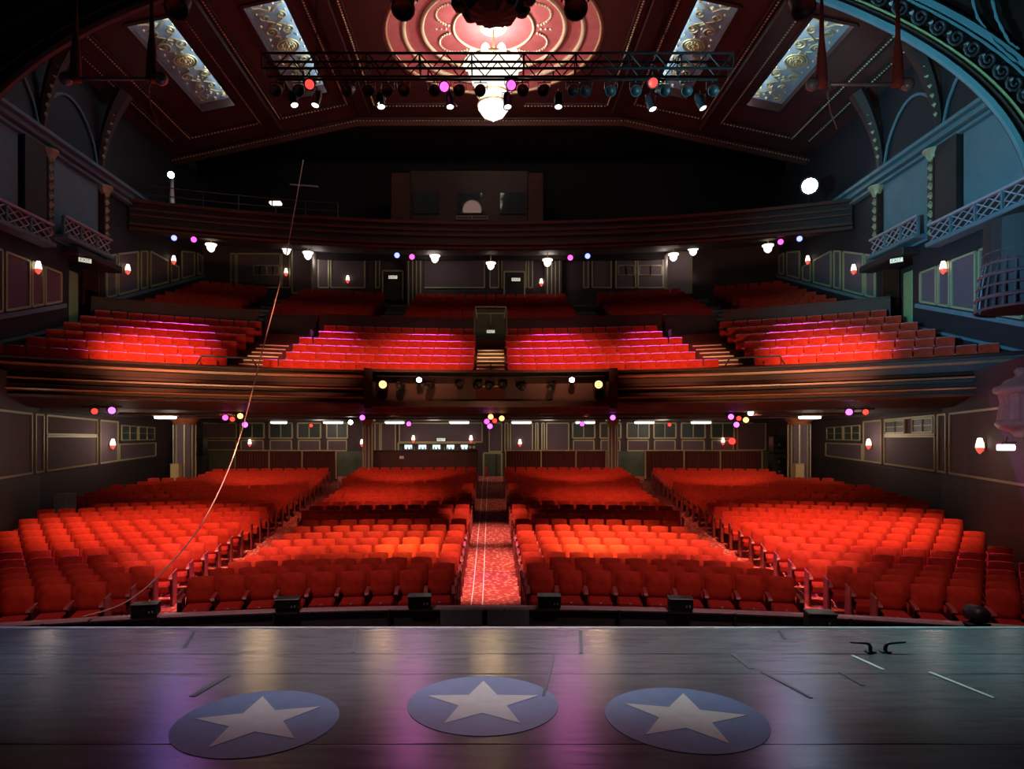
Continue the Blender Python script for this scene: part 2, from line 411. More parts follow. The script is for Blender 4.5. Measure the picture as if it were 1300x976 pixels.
# ------------------------------------------------------------------ seats
def make_seat(tilt=.17, hi=True, end=0):
    R = Matrix.Rotation(-tilt, 3, 'X')
    back = MB(); zb, zt, wt, wb = .40, .90, (.215 if hi else .243), (.235 if hi else .243)
    # front cushion of the back: a grid slightly bulged and tapered, closed behind
    nx_, nz = (4, 3) if hi else (2, 1); g = []
    for face in (0, 1):
        for j in range(nz + 1):
            for i in range(nx_ + 1):
                u, v = i / nx_ * 2 - 1, j / nz; w = lerp(wb, wt, v)
                zz = lerp(zb, zt, v) - (.018 * abs(u) ** 3 if (j == nz) else 0)
                bul = .028 * (1 - u * u) * (1 - (2 * v - 1) ** 2) if hi else 0
                y0 = -.05 - bul if face == 0 else .035
                ed = .012 if (abs(u) == 1 or j in (0, nz)) and face == 0 else 0
                g.append(Vector((u * w, y0 + ed + (zz - zb) * math.tan(tilt) + .16, zz)))
    m_ = (nx_ + 1) * (nz + 1); fs = []
    for face in (0, 1):
        for j in range(nz):
            for i in range(nx_):
                a = face * m_ + j * (nx_ + 1) + i; fs.append((a, a + 1, a + nx_ + 2, a + nx_ + 1))
    rim = [i for i in range(nx_ + 1)] + [j * (nx_ + 1) + nx_ for j in range(1, nz + 1)] + [nz * (nx_ + 1) + i for i in range(nx_ - 1, -1, -1)] + [j * (nx_ + 1) for j in range(nz - 1, 0, -1)]
    for a, b in zip(rim, rim[1:] + rim[:1]): fs.append((a, b, b + m_, a + m_))
    back.add(g, fs)
    cush = MB()
    (cush.cbox if hi else cush.box)((0, -.10, .38), (.43, .46, .17), *((.035,) if hi else ()))
    arms, stands = [], []
    for sx in ([-1] if end == 0 else [-1, 1]):
        a = MB(); x = sx * .247
        if hi: a.add([(x + dx, y, z) for dx in (-.034, .034) for (y, z) in ((-.33, .585), (-.30, .62), (.10, .645), (.10, .60), (-.24, .56), (-.31, .55))],
                     [tuple(range(6)), tuple(range(6, 12))[::-1]] + [(i, (i + 1) % 6, 6 + (i + 1) % 6, 6 + i) for i in range(6)])
        else: a.box((x, -.10, .605), (.06, .40, .05))
        s_ = MB().box((x, -.06, .29), (.035, .34, .54))
        arms.append(a); stands.append(s_)
    return back, cush, arms, stands
def seat_proto(name, cat, hi, end, lab, group, ep=0, plate=False, stand=True):
    b, c, a, s = make_seat(hi=hi, end=end)
    t = thing(name, lab, cat, group=group)
    bo = b.build('backrest', 'velvet', t, hi); co = c.build('seat_cushion', 'velvet_side' if hi else 'velvet', t)
    for q in a: q.build('armrest', 'arm', t)
    if stand:
        for q in s: q.build('side_stand', 'stand', t)
    if not stand: MB().tube([(-.235, .275, .865), (-.1, .275, .872), (.1, .275, .872), (.235, .275, .865)], .055, 10).build('highlight_roll', 'roll', t, True)  # roll added along the seat top to catch the purple highlight
    if ep: MB().cbox((ep * .285, -.02, .36), (.03, .46, .70), .01).build('end_panel', 'endpanel', t)
    if plate: MB().box((0, -.333, .44), (.035, .006, .022)).build('number_plate', 'plate', co)
    note_kids(t); return t
seats = []                                                # every stalls seat: (x, y, z, rot, side, row, n, centre?, end)
def xlim(k): return 5.2 + 1.25 * (k - 1) / 23
for k in range(1, 25):
    R = SR + SP * (k - 1)
    for s in (-1, 1):
        a0 = math.asin(.66 / R); n = int(((math.asin(xlim(k) / R) - a0) * R + .12) / PITCH)
        for i in range(n):
            a = a0 + (i + .5) * PITCH / R
            seats.append((s * R * math.sin(a), C0[1] + R * math.cos(a), zfk(k), -s * a, s, k, i + 1, True, (i == 0) - (i == n - 1)))
        a = math.asin((xlim(k) + 1.2) / R); i = 0
        while True:
            am = a + (i + .5) * PITCH / R; x, y = R * math.sin(am), C0[1] + R * math.cos(am)
            if x > wallx(y) - .55 or x > 14.1: break
            if k > 21 and x > 12.9: break
            seats.append((s * x, y, zfk(k), -s * am, s, k, i + 1, False, int(i == 0))); i += 1
def vis(s):
    px = CX + s[0] / s[1] * F; return -8 < px < 1303
# columns stand among the seats
COLS = [(-13.35, 29.2), (13.45, 29.2)]
seats = [s for s in seats if min(math.hypot(s[0] - cx, s[1] - cy) for cx, cy in COLS) > 1.0]
seats = [s for s in seats if math.hypot(s[0] + 13.3, s[1] - 21.) > .8]
seats.sort(key=lambda s: s[1]); near = [s for s in seats if vis(s)][:300]; nset = set(id(s) for s in near)
far = [s for s in seats if id(s) not in nset]
G_ST = 'red velvet seats of the stalls'
protos = {}
def proto_for(s):
    # end panel goes on the aisle side
    ep = 0
    if s[8]: ep = (-s[4] if s[8] > 0 else s[4]) if s[7] else -s[4]
    key = (ep, s[5] == 1)
    return key
used = set()
for s in near:
    key = proto_for(s); side = 'left' if s[4] < 0 else 'right'
    if s[7]: lab = f"red velvet stalls seat, {ordn(s[6])} from the centre aisle on the {side}, {ordn(s[5])} row"
    else: lab = f"red velvet stalls seat, {ordn(s[6])} in from the {side} side aisle, {ordn(s[5])} row of outer block"
    if key not in protos:
        protos[key] = seat_proto('theatre_chair', 'seat', True, 1 if key[0] > 0 else 0, lab, G_ST, key[0], key[1])
        o = protos[key]; o.location = s[:3]; o.rotation_euler = (0, 0, s[3])
    else: dup(protos[key], s[:3], s[3], lab, G_ST)
bk, cu, ar, st = make_seat(hi=False)
for i_, v_ in enumerate(bk.v): bk.v[i_] = (v_[0] * (.9 if v_[2] > .7 else .97), v_[1], v_[2])
def mass(name, lst, label, cat):
    v = MB(); a = MB()
    for s in lst:
        Mx = Matrix.Translation(s[:3]) @ Matrix.Rotation(s[3], 4, 'Z')
        v.merge(bk, Mx); v.merge(cu, Mx); a.merge(ar[0], Mx); a.merge(st[0], Mx)
        if len(s) > 8 and s[8]:
            ep = (-s[4] if s[8] > 0 else s[4]) if s[7] else -s[4]
            a.box(Mx @ Vector((ep * .285, -.02, .36)), (.03, .46, .70), Matrix.Rotation(s[3], 3, 'Z'))
    o = v.build(name, 'velvet'); tag(o, label, cat, None, 'stuff'); a.build('armrests', 'arm', o)['kind'] = 'stuff'
    return o
mass('stalls_seating', far, 'red velvet stalls seats in the rows further back, running up to the rear wall', 'seats')

# balcony seats
cseats = []
def cx_in(k): return 7.72 if k <= 4 else 7.0
for k in range(1, 7):
    R = CR + CP * (k - 1)
    for s in (-1, 1):
        a0 = math.asin(.60 / R); n = int((math.asin(cx_in(k) / R) - a0) * R / PITCH)
        for i in range(n):
            a = a0 + (i + .5) * PITCH / R
            cseats.append((s * R * math.sin(a), C1[1] + R * math.cos(a), cz(k), -s * a, s, k, i + 1, True))
        a = math.asin(9.0 / R); i = 0
        while True:
            am = a + (i + .5) * PITCH / R; x, y = R * math.sin(am), C1[1] + R * math.cos(am)
            if x > XW - .42: break
            cseats.append((s * x, y, cz(k), -s * am, s, k, i + 1, False)); i += 1
G_CI = 'red seats at the front of the balcony'
cp = None
for s in cseats:
    side = 'left' if s[4] < 0 else 'right'
    if s[7]: lab = f"red balcony seat, {ordn(s[6])} from the middle steps on the {side}, {ordn(s[5])} row"
    else: lab = f"red balcony seat, {ordn(s[6])} outward from the {side} side steps, {ordn(s[5])} row"
    if cp is None:
        cp = seat_proto('balcony_chair', 'seat', False, 0, lab, G_CI, stand=False); cp.location = s[:3]; cp.rotation_euler = (0, 0, s[3])
    else: dup(cp, s[:3], s[3], lab, G_CI)
print('SEATS near', len(near), 'far', len(far), 'circle', len(cseats))
rear = []
def rz_(j): return CAMZ + 4.75 + .325 * j
for j in range(7):
    R = 28. + .8 * j
    n = int(math.asin(13.9 / R) * 2 * R / PITCH)
    for i in range(n):
        a = (i + .5 - n / 2) * PITCH / R; x, y = R * math.sin(a), C1[1] + R * math.cos(a)
        ax = abs(x)
        if 4.1 < ax < 5.2 or 9.6 < ax < 10.8: continue
        if ax < .95 and j < 3: continue
        if y > 34.4 - .0 and ax > 11: continue
        rear.append((x, y, rz_(j), -a))
mass('upper_balcony_seating', rear, 'dim red seats in the dark rear block of the balcony', 'seats')

# centre aisle tapes on the carpet
for x, lb in ((-.40, 'thin white line down the centre aisle carpet, the left of two'), (-.17, 'thin white line down the centre aisle carpet, the right of two')):
    mb = MB(); yy = [11.5 + i * .7 for i in range(36)]
    for a, b in zip(yy, yy[1:]):
        mb.bar((x, a, zfloor(x, a) + .008), (x, b, zfloor(x, b) + .008), .022, .006, (0, 0, 1))
    tag(mb.build('aisle_line', 'tape'), lb, 'tape', 'aisle lines')

# ------------------------------------------------------------------ stalls walls and soffit
ZSO = CAMZ + 1.0
ZTOP = [(10., CAMZ + .78), (15.6, CAMZ + .76), (21.5, CAMZ + .80), (31., CAMZ + .66), (38., CAMZ + .66)]
ZBOT = [(10., CAMZ - 1.04), (15.6, CAMZ - 1.01), (21.5, CAMZ - 1.03), (31., CAMZ - .74), (38., CAMZ - .7)]
def px_on_wall(px, s):
    """point of the stalls side wall seen at px: (x, y)"""
    X = abs(px - CX) / F; y = 20.
    lo, hi = 9., 37.
    for _ in range(50):
        y = (lo + hi) / 2
        if wallx(y) / y > X: lo = y
        else: hi = y
    return s * wallx(y), y
WALLS = {}
for s, nm in ((-1, 'left'), (1, 'right')):
    mb = MB()
    for (x0, y0), (x1, y1) in zip(WALL, WALL[1:]):
        a, b = (s * x0, y0), (s * x1, y1); o = s * .3
        mb.add([(a[0], a[1], -.3), (b[0], b[1], -.3), (b[0], b[1], ZSO + .9), (a[0], a[1], ZSO + .9), (a[0] + o, a[1], -.3), (b[0] + o, b[1], -.3), (b[0] + o, b[1], ZSO + .9), (a[0] + o, a[1], ZSO + .9)],
               [(0, 1, 2, 3), (4, 5, 6, 7), (0, 1, 5, 4), (3, 2, 6, 7), (0, 3, 7, 4), (1, 2, 6, 5)])
    w = struct('wall_' + nm, mb, 'aub'); WALLS[s] = w
    mb = MB()
    for (x0, y0), (x1, y1) in zip(WALL, WALL[1:]):
        z0, z1 = interp(y0, ZBOT) - .12, interp(y1, ZBOT) - .12
        q = s * -.03
        mb.add([(s * x0 + q, y0, -.2), (s * x1 + q, y1, -.2), (s * x1 + q, y1, z1), (s * x0 + q, y0, z0), (s * x0, y0, -.2), (s * x1, y1, -.2), (s * x1, y1, z1), (s * x0, y0, z0)],
               [(0, 1, 2, 3), (3, 2, 6, 7), (0, 3, 7, 4), (1, 2, 6, 5)])
    struct('baseboard_' + nm, mb, 'dado')
def wframe(s, pa, pb, v0, v1, parent, fill='panelfab', w=.06, name='panel_moulding'):
    """moulded panel on a stalls side wall between two px columns (right-hand frame), v0..v1 of the panel height"""
    a, b = px_on_wall(pa, s), px_on_wall(pb, s); q = -s * .03
    def pt(p, v): return Vector((p[0] + q, p[1], lerp(interp(p[1], ZBOT), interp(p[1], ZTOP), v)))
    A, B, C, D = pt(a, v0), pt(b, v0), pt(b, v1), pt(a, v1); n = Vector((-s, .25, 0))
    if fill:
        f = Vector((s * .02, 0, 0)); MB().quad(A + f, B + f, C + f, D + f).build('wall_panel', fill, parent)
    mb = MB()
    for u, v in ((A, B), (B, C), (C, D), (D, A)): mb.bar(u, v, w, .05, n)
    mb.build(name, 'gilt', parent)
    return A, B, C, D
for s in (-1, 1):
    w = WALLS[s]
    mir = lambda p: p
    wframe(s, 1395, 1207, 0, 1, w); wframe(s, 1202, 1192, 0, 1, w)
    wframe(s, 1188, 1124, 0, .62, w)
    wframe(s, 1120, 1097, 0, 1, w)
    wframe(s, 1095, 1049, 0, .42, w)
    if s > 0:
        wframe(s, 1188, 1124, .66, 1, w)
    else: wframe(s, 1188, 1124, .66, 1, w)
    wins = [(1093, 1073), (1071, 1051)] + ([(1186, 1160), (1150, 1126)] if s > 0 else [])
    for i, (a, b) in enumerate(wins):
        pa, pb = px_on_wall(a, s), px_on_wall(b, s); q = -s * .05
        v0, v1 = (.53, .92) if a < 1100 else (.70, .96)
        def pt(p, v): return Vector((p[0] + q, p[1], lerp(interp(p[1], ZBOT), interp(p[1], ZTOP), v)))
        A, B, C, D = pt(pa, v0), pt(pb, v0), pt(pb, v1), pt(pa, v1); n = Vector((-s, .25, 0))
        mb = MB()
        for u, v in ((A, B), (B, C), (C, D), (D, A), ((A + B) / 2, (C + D) / 2), ((A + D) / 2, (B + C) / 2)): mb.bar(u, v, .05 if (u is A or v is A or u is B or u is C) else .025, .05, n)
        f = struct('window_%d' % (i + 1 + (0 if s < 0 else 10)), mb, 'gilt')
        k = Vector((s * .012, 0, 0)); MB().quad(A + k, B + k, C + k, D + k).build('pane', 'winglass', f)
# soffit over the stalls under the balcony
mb = MB(); aw2 = math.asin(15.6 / 21.)
def yfront(x): return C1[1] + math.sqrt(max(1., 21.2 ** 2 - x * x))
xs = [-16.2 + i * .6 for i in range(55)]; vs = []
for x in xs:
    y0 = yfront(x)
    for t_ in (0, .12, 1): vs.append((x, lerp(y0, 38., t_), CAMZ + (1.22 if t_ == 0 else 1.0)))
mb.add(vs, [(i * 3 + k, i * 3 + k + 1, i * 3 + k + 4, i * 3 + k + 3) for i in range(len(xs) - 1) for k in range(2)])
struct('ceiling_under_balcony', mb, 'soffit')
for yy, rr in ((26.5, .05), (30.5, .04)):
    MB().tube([(-13.5 + i, yy - .012 * (i - 13.5) ** 2, ZSO - .05) for i in range(28)], rr, 6).build('soffit_duct', 'soffit'); tag(COL.objects[-1], None, None, None, 'structure')
# rear wall of the stalls
zb = 1.2
mb = MB().box((0, BACKY + .2, 2.9), (34, .4, 4.2)); wb = struct('wall_back', mb, 'aub')
mb = MB().box((-9, BACKY - .03, 1.9), (15, .06, 1.5)).box((8.9, BACKY - .03, 1.9), (15, .06, 1.5)); struct('baseboard_back', mb, 'greenwall')
def bp(px, py, off=0.): return P(px, py, BACKY - off)
def bframe(x0, y0, x1, y1, fill='panelfab', w=.07, parent=None, m='gilt'):
    A, B, C, D = bp(x0, y1, .04), bp(x1, y1, .04), bp(x1, y0, .04), bp(x0, y0, .04)
    if fill: MB().quad(*[v + Vector((0, .02, 0)) for v in (A, B, C, D)]).build('wall_panel', fill, parent or wb)
    mb = MB()
    for u, v in ((A, B), (B, C), (C, D), (D, A)): mb.bar(u, v, w, .05, (0, -1, 0))
    return mb.build('panel_moulding', m, parent or wb)
winn = 20
def bwin(x0, x1, y0=537, y1=556):
    global winn
    A, B, C, D = bp(x0, y1, .06), bp(x1, y1, .06), bp(x1, y0, .06), bp(x0, y0, .06); mb = MB()
    for u, v in ((A, B), (B, C), (C, D), (D, A)): mb.bar(u, v, .08, .07, (0, -1, 0))
    mb.bar((A + B) / 2, (C + D) / 2, .05, .07, (0, -1, 0))
    f = struct('window_%d' % winn, mb, 'gilt'); winn += 1
    MB().quad(*[v + Vector((0, .02, 0)) for v in (A, B, C, D)]).build('pane', 'winglass', f)
for x0, x1 in ((305, 335), (342, 371), (378, 407), (415, 441), (727, 755), (762, 788), (796, 824), (830, 858), (865, 895), (903, 932)):
    bwin(x0, x1); bframe(x0 + 1, 559, x1 - 1, 572)
bframe(238, 537, 300, 556); bframe(238, 559, 300, 571)
bframe(936, 537, 972, 571)
for a, b in ((476, 482), (484, 502), (641, 645), (648, 676), (680, 683), (688, 691), (694, 722)): bframe(a, 537, b, 573)
bframe(507, 537, 612, 561); bframe(621, 537, 637, 573)
# balustrade with pleated cloth behind the back row
def barrier(px0, px1, posts, d, label, py0=572.5, py1=586):
    a, b = P(px0, py1, d), P(px1, py1, d); top = P(px0, py0, d).z; zlo = 1.15
    t = thing('rear_barrier', label, 'barrier', ((a.x + b.x) / 2, d, zlo), 0, 'cloth barriers behind the back row')
    L = b.x - a.x; n = int(L / .07); mb = MB(); vs = []
    for i in range(n + 1):
        x = lerp(-L / 2, L / 2, i / n); yy = .018 * (1 if i % 2 else -1); vs += [(x, yy, .25), (x, yy, top - zlo)]
    mb.add(vs, [(2 * i, 2 * i + 2, 2 * i + 3, 2 * i + 1) for i in range(n)]); mb.build('pleated_cloth', 'curtain', t)
    MB().box((0, .06, .45), (L, .06, .9)).build('back_board', 'dado', t)
    MB().cbox((0, 0, top - zlo + .03), (L, .1, .06), .01).build('top_rail', 'gilt', t)
    for q in posts:
        x = P(q, 0, d).x - (a.x + b.x) / 2; MB().cbox((x, -.05, (top - zlo) / 2 + .1), (.07, .06, top - zlo - .1), .01).build('post', 'gilt', t)
DB = 34.2
barrier(298, 428, (299, 342, 384, 427), DB, 'maroon pleated cloth barrier with pale posts behind the left outer seats')
barrier(641, 770, (642, 687, 731, 769), DB, 'maroon pleated cloth barrier with pale posts right of the centre aisle')
barrier(818, 968, (819, 868, 914, 967), DB, 'maroon pleated cloth barrier with pale posts behind the right outer seats')
# bar counter with hatch left of the centre aisle
a, b = P(473, 573, DB), P(607, 573, DB); L = b.x - a.x; mx = (a.x + b.x) / 2
t = thing('bar_counter', 'dark brown bar counter behind the seats left of the centre aisle', 'counter', (mx, DB, 1.15))
MB().cbox((0, .25, (a.z - 1.15) / 2), (L, .5, a.z - 1.15), .02).build('front', 'brown', t)
MB().cbox((0, .22, a.z - 1.15 + .03), (L + .06, .62, .06), .015).build('worktop', 'dado', t)
a, b = P(506, 576, BACKY), P(603, 562, BACKY)
t = thing('bar_hatch', 'lit serving hatch with a pale frame in the rear wall above the bar', 'hatch', ((a.x + b.x) / 2, BACKY - .05, a.z)); L = b.x - a.x; hh = b.z - a.z
MB().box((0, .03, hh / 2), (L, .02, hh)).build('back_board', 'black', t)
mb = MB()
for u, v in (((-L / 2, 0, 0), (L / 2, 0, 0)), ((L / 2, 0, 0), (L / 2, 0, hh)), ((L / 2, 0, hh), (-L / 2, 0, hh)), ((-L / 2, 0, hh), (-L / 2, 0, 0))): mb.bar(u, v, .09, .12, (0, -1, 0))
mb.build('frame', 'gilt', t); MB().box((0, -.05, .16), (L - .1, .2, .03)).build('shelf', 'gilt', t)
for i in range(5): MB().box((-L / 2 + .55 + i * .78, -.01, .38), (.42, .03, .24)).build('lit_display', 'e_bar', t)
for i in range(22):
    x = (a.x + b.x) / 2 - L / 2 + .15 + i * .185
    mb = MB().lathe([(.035, 0), (.035, .13), (.014, .17), (.014, .22), (.001, .221)], 8, (x, BACKY - .12, a.z + .176)); o = mb.build('bottle', ['bottle', 'greendoor', 'arm'][i % 3], None, True)
    tag(o, f"small bottle on the lit shelf behind the bar, {ordn(i + 1)} along from the left", 'bottle', 'bottles behind the bar')
p = P(599, 577, DB - .1)
t = thing('counter_speaker', 'small twin-faced black radio box on the end of the bar counter', 'radio', (p.x, DB + .15, 1.15 + P(0, 573, DB).z - 1.15 + .06))
MB().cbox((0, 0, .16), (.42, .25, .32), .02).build('body', 'black', t)
for s in (-1, 1): MB().lathe([(.08, 0), (.08, .02), (.001, .021)], 12, (s * .1, -.126, .16), Matrix.Rotation(PI / 2, 3, 'X')).build('dial', 'steel', t)
t = thing('counter_notice', 'small white notice standing on the bar front', 'notice', (P(510, 580, DB).x, DB - .03, P(0, 582, DB).z)); MB().cbox((0, 0, .06), (.22, .02, .14), .003).build('card', 'white', t)
# doorway at the end of the centre aisle
a, b = P(614, 608, BACKY), P(637, 575, BACKY)
mb = MB()
for u, v in (((a.x, BACKY - .05, 1.25), (a.x, BACKY - .05, b.z)), ((a.x, BACKY - .05, b.z), (b.x, BACKY - .05, b.z)), ((b.x, BACKY - .05, b.z), (b.x, BACKY - .05, 1.25))): mb.bar(u, v, .1, .12, (0, -1, 0))
d = struct('door_1', mb, 'gilt')
MB().box(((a.x + b.x) / 2, BACKY - .02, (1.25 + b.z) / 2), (b.x - a.x, .04, b.z - 1.25)).build('opening', 'greenwall', d)
MB().box(((a.x + b.x) / 2 + .2, BACKY - .06, (1.25 + b.z) / 2), (.06, .05, b.z - 1.3)).build('door_edge', 'black', d)
p = P(618, 600, BACKY - .3)
t = thing('fire_extinguisher', 'red fire extinguisher standing in the doorway at the end of the centre aisle', 'fire extinguisher', (p.x, p.y, 1.28))
MB().lathe([(.08, 0), (.085, .03), (.085, .46), (.05, .54), (.02, .57), (.001, .571)], 12).build('cylinder', 'red_paint', t, True)
MB().tube([(0, 0, .56), (.02, -.02, .63), (.09, -.03, .62)], .015, 6).build('handle', 'black', t)
MB().tube([(.05, 0, .6), (.12, -.02, .4), (.1, -.03, .2)], .012, 6).build('hose', 'black', t)
# loudspeaker stacks and boxes near the columns
def spk(px0, px1, py0, py1, d, label):
    a, b = P(px0, py1, d), P(px1, py0, d); zf = zfloor((a.x + b.x) / 2, d)
    t = thing('loudspeaker_stack', label, 'loudspeaker', ((a.x + b.x) / 2, d, zf), 0, 'loudspeaker stacks at the back')
    w = b.x - a.x; h = b.z - zf
    MB().cbox((0, 0, h * .3), (w, .7, h * .6), .03).build('bass_cabinet', 'black', t)
    MB().cbox((0, 0, h * .8), (w * .9, .6, h * .39), .03).build('top_cabinet', 'blackmetal', t)
    for z in (.2, .42, .8): MB().lathe([(.05, 0), (w * .3, .03), (w * .3, .05), (.001, .03)], 16, (0, -.35, h * z), Matrix.Rotation(PI / 2, 3, 'X')).build('driver', 'blackmetal', t, True)
spk(238, 262, 556, 600, 33.6, 'black loudspeaker stack behind the left outer seats near the fluted column')
spk(978, 998, 553, 600, 33.6, 'black loudspeaker stack behind the right outer seats near the fluted column')
for px0, px1, lb in ((218, 229, 'beige board box beside the left fluted column'), (1008, 1019, 'beige board box beside the right fluted column')):
    a, b = P(px0, 609, 28.1), P(px1, 589, 28.1); zf = zfloor(a.x, 28.1)
    t = thing('board_box', lb, 'box', ((a.x + b.x) / 2, 28.1, zf), 0, 'beige boxes by the columns')
    MB().cbox((0, 0, (b.z - zf) / 2), (b.x - a.x, .3, b.z - zf), .01).build('carcass', 'beige', t); MB().cbox((0, 0, b.z - zf + .012), (b.x - a.x + .04, .34, .025), .006).build('lid', 'gilt', t)
p = P(106, 608, 21.)
t = thing('wall_cabinet', 'small grey cabinet against the dark left wall of the stalls', 'cabinet', (-13.35, 21., zfloor(13.3, 21.)))
MB().cbox((0, 0, .6), (.42, .5, 1.25), .015).build('body', 'greystep', t); MB().cbox((0, -.255, .6), (.36, .02, 1.1), .004).build('door', 'greystep', t)
# columns
def column(x, y, r, label, n=20):
    z0, z1 = zfloor(x, y), ZSO
    t = thing('fluted_column', None, None, (x, y, z0)); t['kind'] = 'structure'; h = z1 - z0
    MB().lathe([(r * 1.25, 0), (r * 1.25, .25), (r * 1.05, .32), (r, .36), (r, h - .32)], n, wob=-.07).build('shaft', 'panelfab', t)
    MB().lathe([(r, h - .34), (r * 1.08, h - .30), (r * 1.02, h - .26), (r * 1.25, h - .16), (r * 1.6, h - .06), (r * 1.62, h)], n).build('capital', 'brownlit', t)
    for i in range(8):
        a = 2 * PI * (i + .5) / 8; MB().box((r * 1.0 * math.cos(a), r * 1.0 * math.sin(a), h / 2), (.05, .05, h - .7), Matrix.Rotation(a, 3, 'Z')).build('gilt_fillet', 'gilt', t)
for (x, y) in COLS: column(x, y, .44, '')
for px in (467, 778):
    p = P(px, 560, 33.6); column(p.x, p.y, .23, '')

# ------------------------------------------------------------------ balcony structure
am = math.asin(XW / 21.3)
FR = 21.3
def fasc(prof, a0, a1, m, name, parent, n=40): return MB().sweep(prof, C1, FR, a0, a1, n).build(name, m, parent)
H = CAMZ
ac = math.asin(4.2 / FR)
bf = MB().sweep([(0, H + 1.25), (0, H + 2.30), (.25, H + 2.30), (.25, H + 1.25)], C1, FR, -am, -ac, 40)
bf.sweep([(0, H + 1.25), (0, H + 2.30), (.25, H + 2.30), (.25, H + 1.25)], C1, FR, ac, am, 40)
bfo = struct('balcony_front', bf, 'brown')
for s in (-1, 1):
    a0, a1 = (ac, am) if s > 0 else (-am, -ac)
    fasc([(-.12, H + 2.28), (.26, H + 2.28), (.28, H + 2.33), (.24, H + 2.37), (-.10, H + 2.37), (-.14, H + 2.33)], a0, a1, 'brown', 'top_capping', bfo)
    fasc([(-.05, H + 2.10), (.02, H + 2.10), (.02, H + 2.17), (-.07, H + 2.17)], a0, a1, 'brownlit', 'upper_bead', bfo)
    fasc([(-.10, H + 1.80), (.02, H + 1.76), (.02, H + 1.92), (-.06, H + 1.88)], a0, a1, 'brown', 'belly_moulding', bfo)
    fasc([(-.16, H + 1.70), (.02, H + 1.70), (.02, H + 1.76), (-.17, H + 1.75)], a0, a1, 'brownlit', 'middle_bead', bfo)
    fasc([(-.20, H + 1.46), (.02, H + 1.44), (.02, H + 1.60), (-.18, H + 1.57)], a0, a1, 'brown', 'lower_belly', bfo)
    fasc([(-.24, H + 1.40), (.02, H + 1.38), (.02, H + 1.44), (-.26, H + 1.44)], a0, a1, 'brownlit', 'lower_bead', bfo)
    fasc([(-.10, H + 1.20), (.3, H + 1.18), (.3, H + 1.30), (-.14, H + 1.28)], a0, a1, 'brown', 'under_moulding', bfo)
# central lighting recess
rec = MB().sweep([(.12, H + 1.2), (.12, H + 2.30), (.2, H + 2.30), (.2, H + 1.2)], C1, FR, -ac, ac, 20)
ro = struct('trim_2', rec, 'brown')
MB().sweep([(-.42, H + 1.12), (-.42, H + 1.32), (.2, H + 1.32), (.2, H + 1.12)], C1, FR, -ac, ac, 20).build('recess_sill', 'brown', ro)
MB().sweep([(-.42, H + 2.29), (-.42, H + 2.38), (.25, H + 2.38), (.25, H + 2.29)], C1, FR, -ac, ac, 20).build('recess_lintel', 'brown', ro)
for s in (-1, 1):
    a = s * ac; MB().box((C1[0] + (FR - .15) * math.sin(a), C1[1] + (FR - .15) * math.cos(a), H + 1.72), (.28, .62, 1.36), Matrix.Rotation(-a, 3, 'Z')).build('recess_pier', 'brown', ro)
# stepped floor of the balcony
mb = MB(); arow = lambda R: math.asin(min(.999, (XW + .2) / R))
for k in range(1, 7):
    r0 = CR + CP * (k - 1) - .46; r1 = r0 + CP; a = arow(r0)
    mb.sweep([(0, cz(k) - .6), (0, cz(k)), (r1 - r0, cz(k)), (r1 - r0, cz(k) - .6)], C1, r0, -a, a, 50)
r0 = CR + CP * 6 - .46
mb.sweep([(0, H + 3.4), (0, H + 4.25), (1.3, H + 4.25), (1.3, H + 3.4)], C1, r0, -arow(r0), arow(r0), 50)
for j in range(7):
    r0 = 28. + .8 * j - .46; a = arow(r0)
    mb.sweep([(0, rz_(j) - .6), (0, rz_(j)), (.8, rz_(j)), (.8, rz_(j) - .6)], C1, r0, -a, a, 50)
mb.sweep([(0, rz_(6) - .6), (0, rz_(6)), (4, rz_(6)), (4, rz_(6) - .6)], C1, 28 + .8 * 6.4, -.42, .42, 30)
struct('balcony_floor', mb, 'stepdark')
# parapet behind the front block
PR = CR + CP * 5 + .42
pz0, pz1 = H + 3.7, H + 5.12
def parapet(x0, x1, s):
    a0, a1 = math.asin(x0 / PR), math.asin(x1 / PR)
    if s < 0: a0, a1 = -a1, -a0
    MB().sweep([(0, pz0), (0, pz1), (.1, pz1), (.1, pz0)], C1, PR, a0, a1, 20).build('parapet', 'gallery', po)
    MB().sweep([(-.03, pz1), (-.03, pz1 + .06), (.13, pz1 + .06), (.13, pz1)], C1, PR, a0, a1, 20).build('parapet_capping', 'brown', po)
    n = max(2, int((x1 - x0) / 1.1))
    for i in range(n + 1):
        a = lerp(a0, a1, i / n); MB().box((C1[0] + (PR - .01) * math.sin(a), C1[1] + (PR - .01) * math.cos(a), (pz0 + pz1) / 2), (.04, .03, pz1 - pz0), Matrix.Rotation(-a, 3, 'Z')).build('parapet_batten', 'brown', po)
po = bpy.data.objects.new('trim_3', None); COL.objects.link(po); tag(po, None, None, None, 'structure')
for s in (-1, 1): parapet(.72, 7.0, s); parapet(9.3, XW - .1, s)
# side vomitory boxes, dark
for s, nm in ((-1, 'left'), (1, 'right')):
    ym = C1[1] + math.sqrt((CR + CP * 4.4) ** 2 - 8 ** 2)
    mb = MB().box((s * 8.2, ym + 1.2, H + 4.3), (2.1, .08, 1.5)); mb.box((s * 7.2, ym + .8, H + 3.8), (.08, .8, 1.2)); mb.box((s * 9.2, ym + .6, H + 3.8), (.08, 1.0, 1.2))
    o = struct('trim_%d' % (4 if s < 0 else 5), mb, 'dado'); MB().cbox((s * 8.2, ym + 1.2, H + 5.08), (2.2, .16, .07), .02).build('capping', 'brown', o)
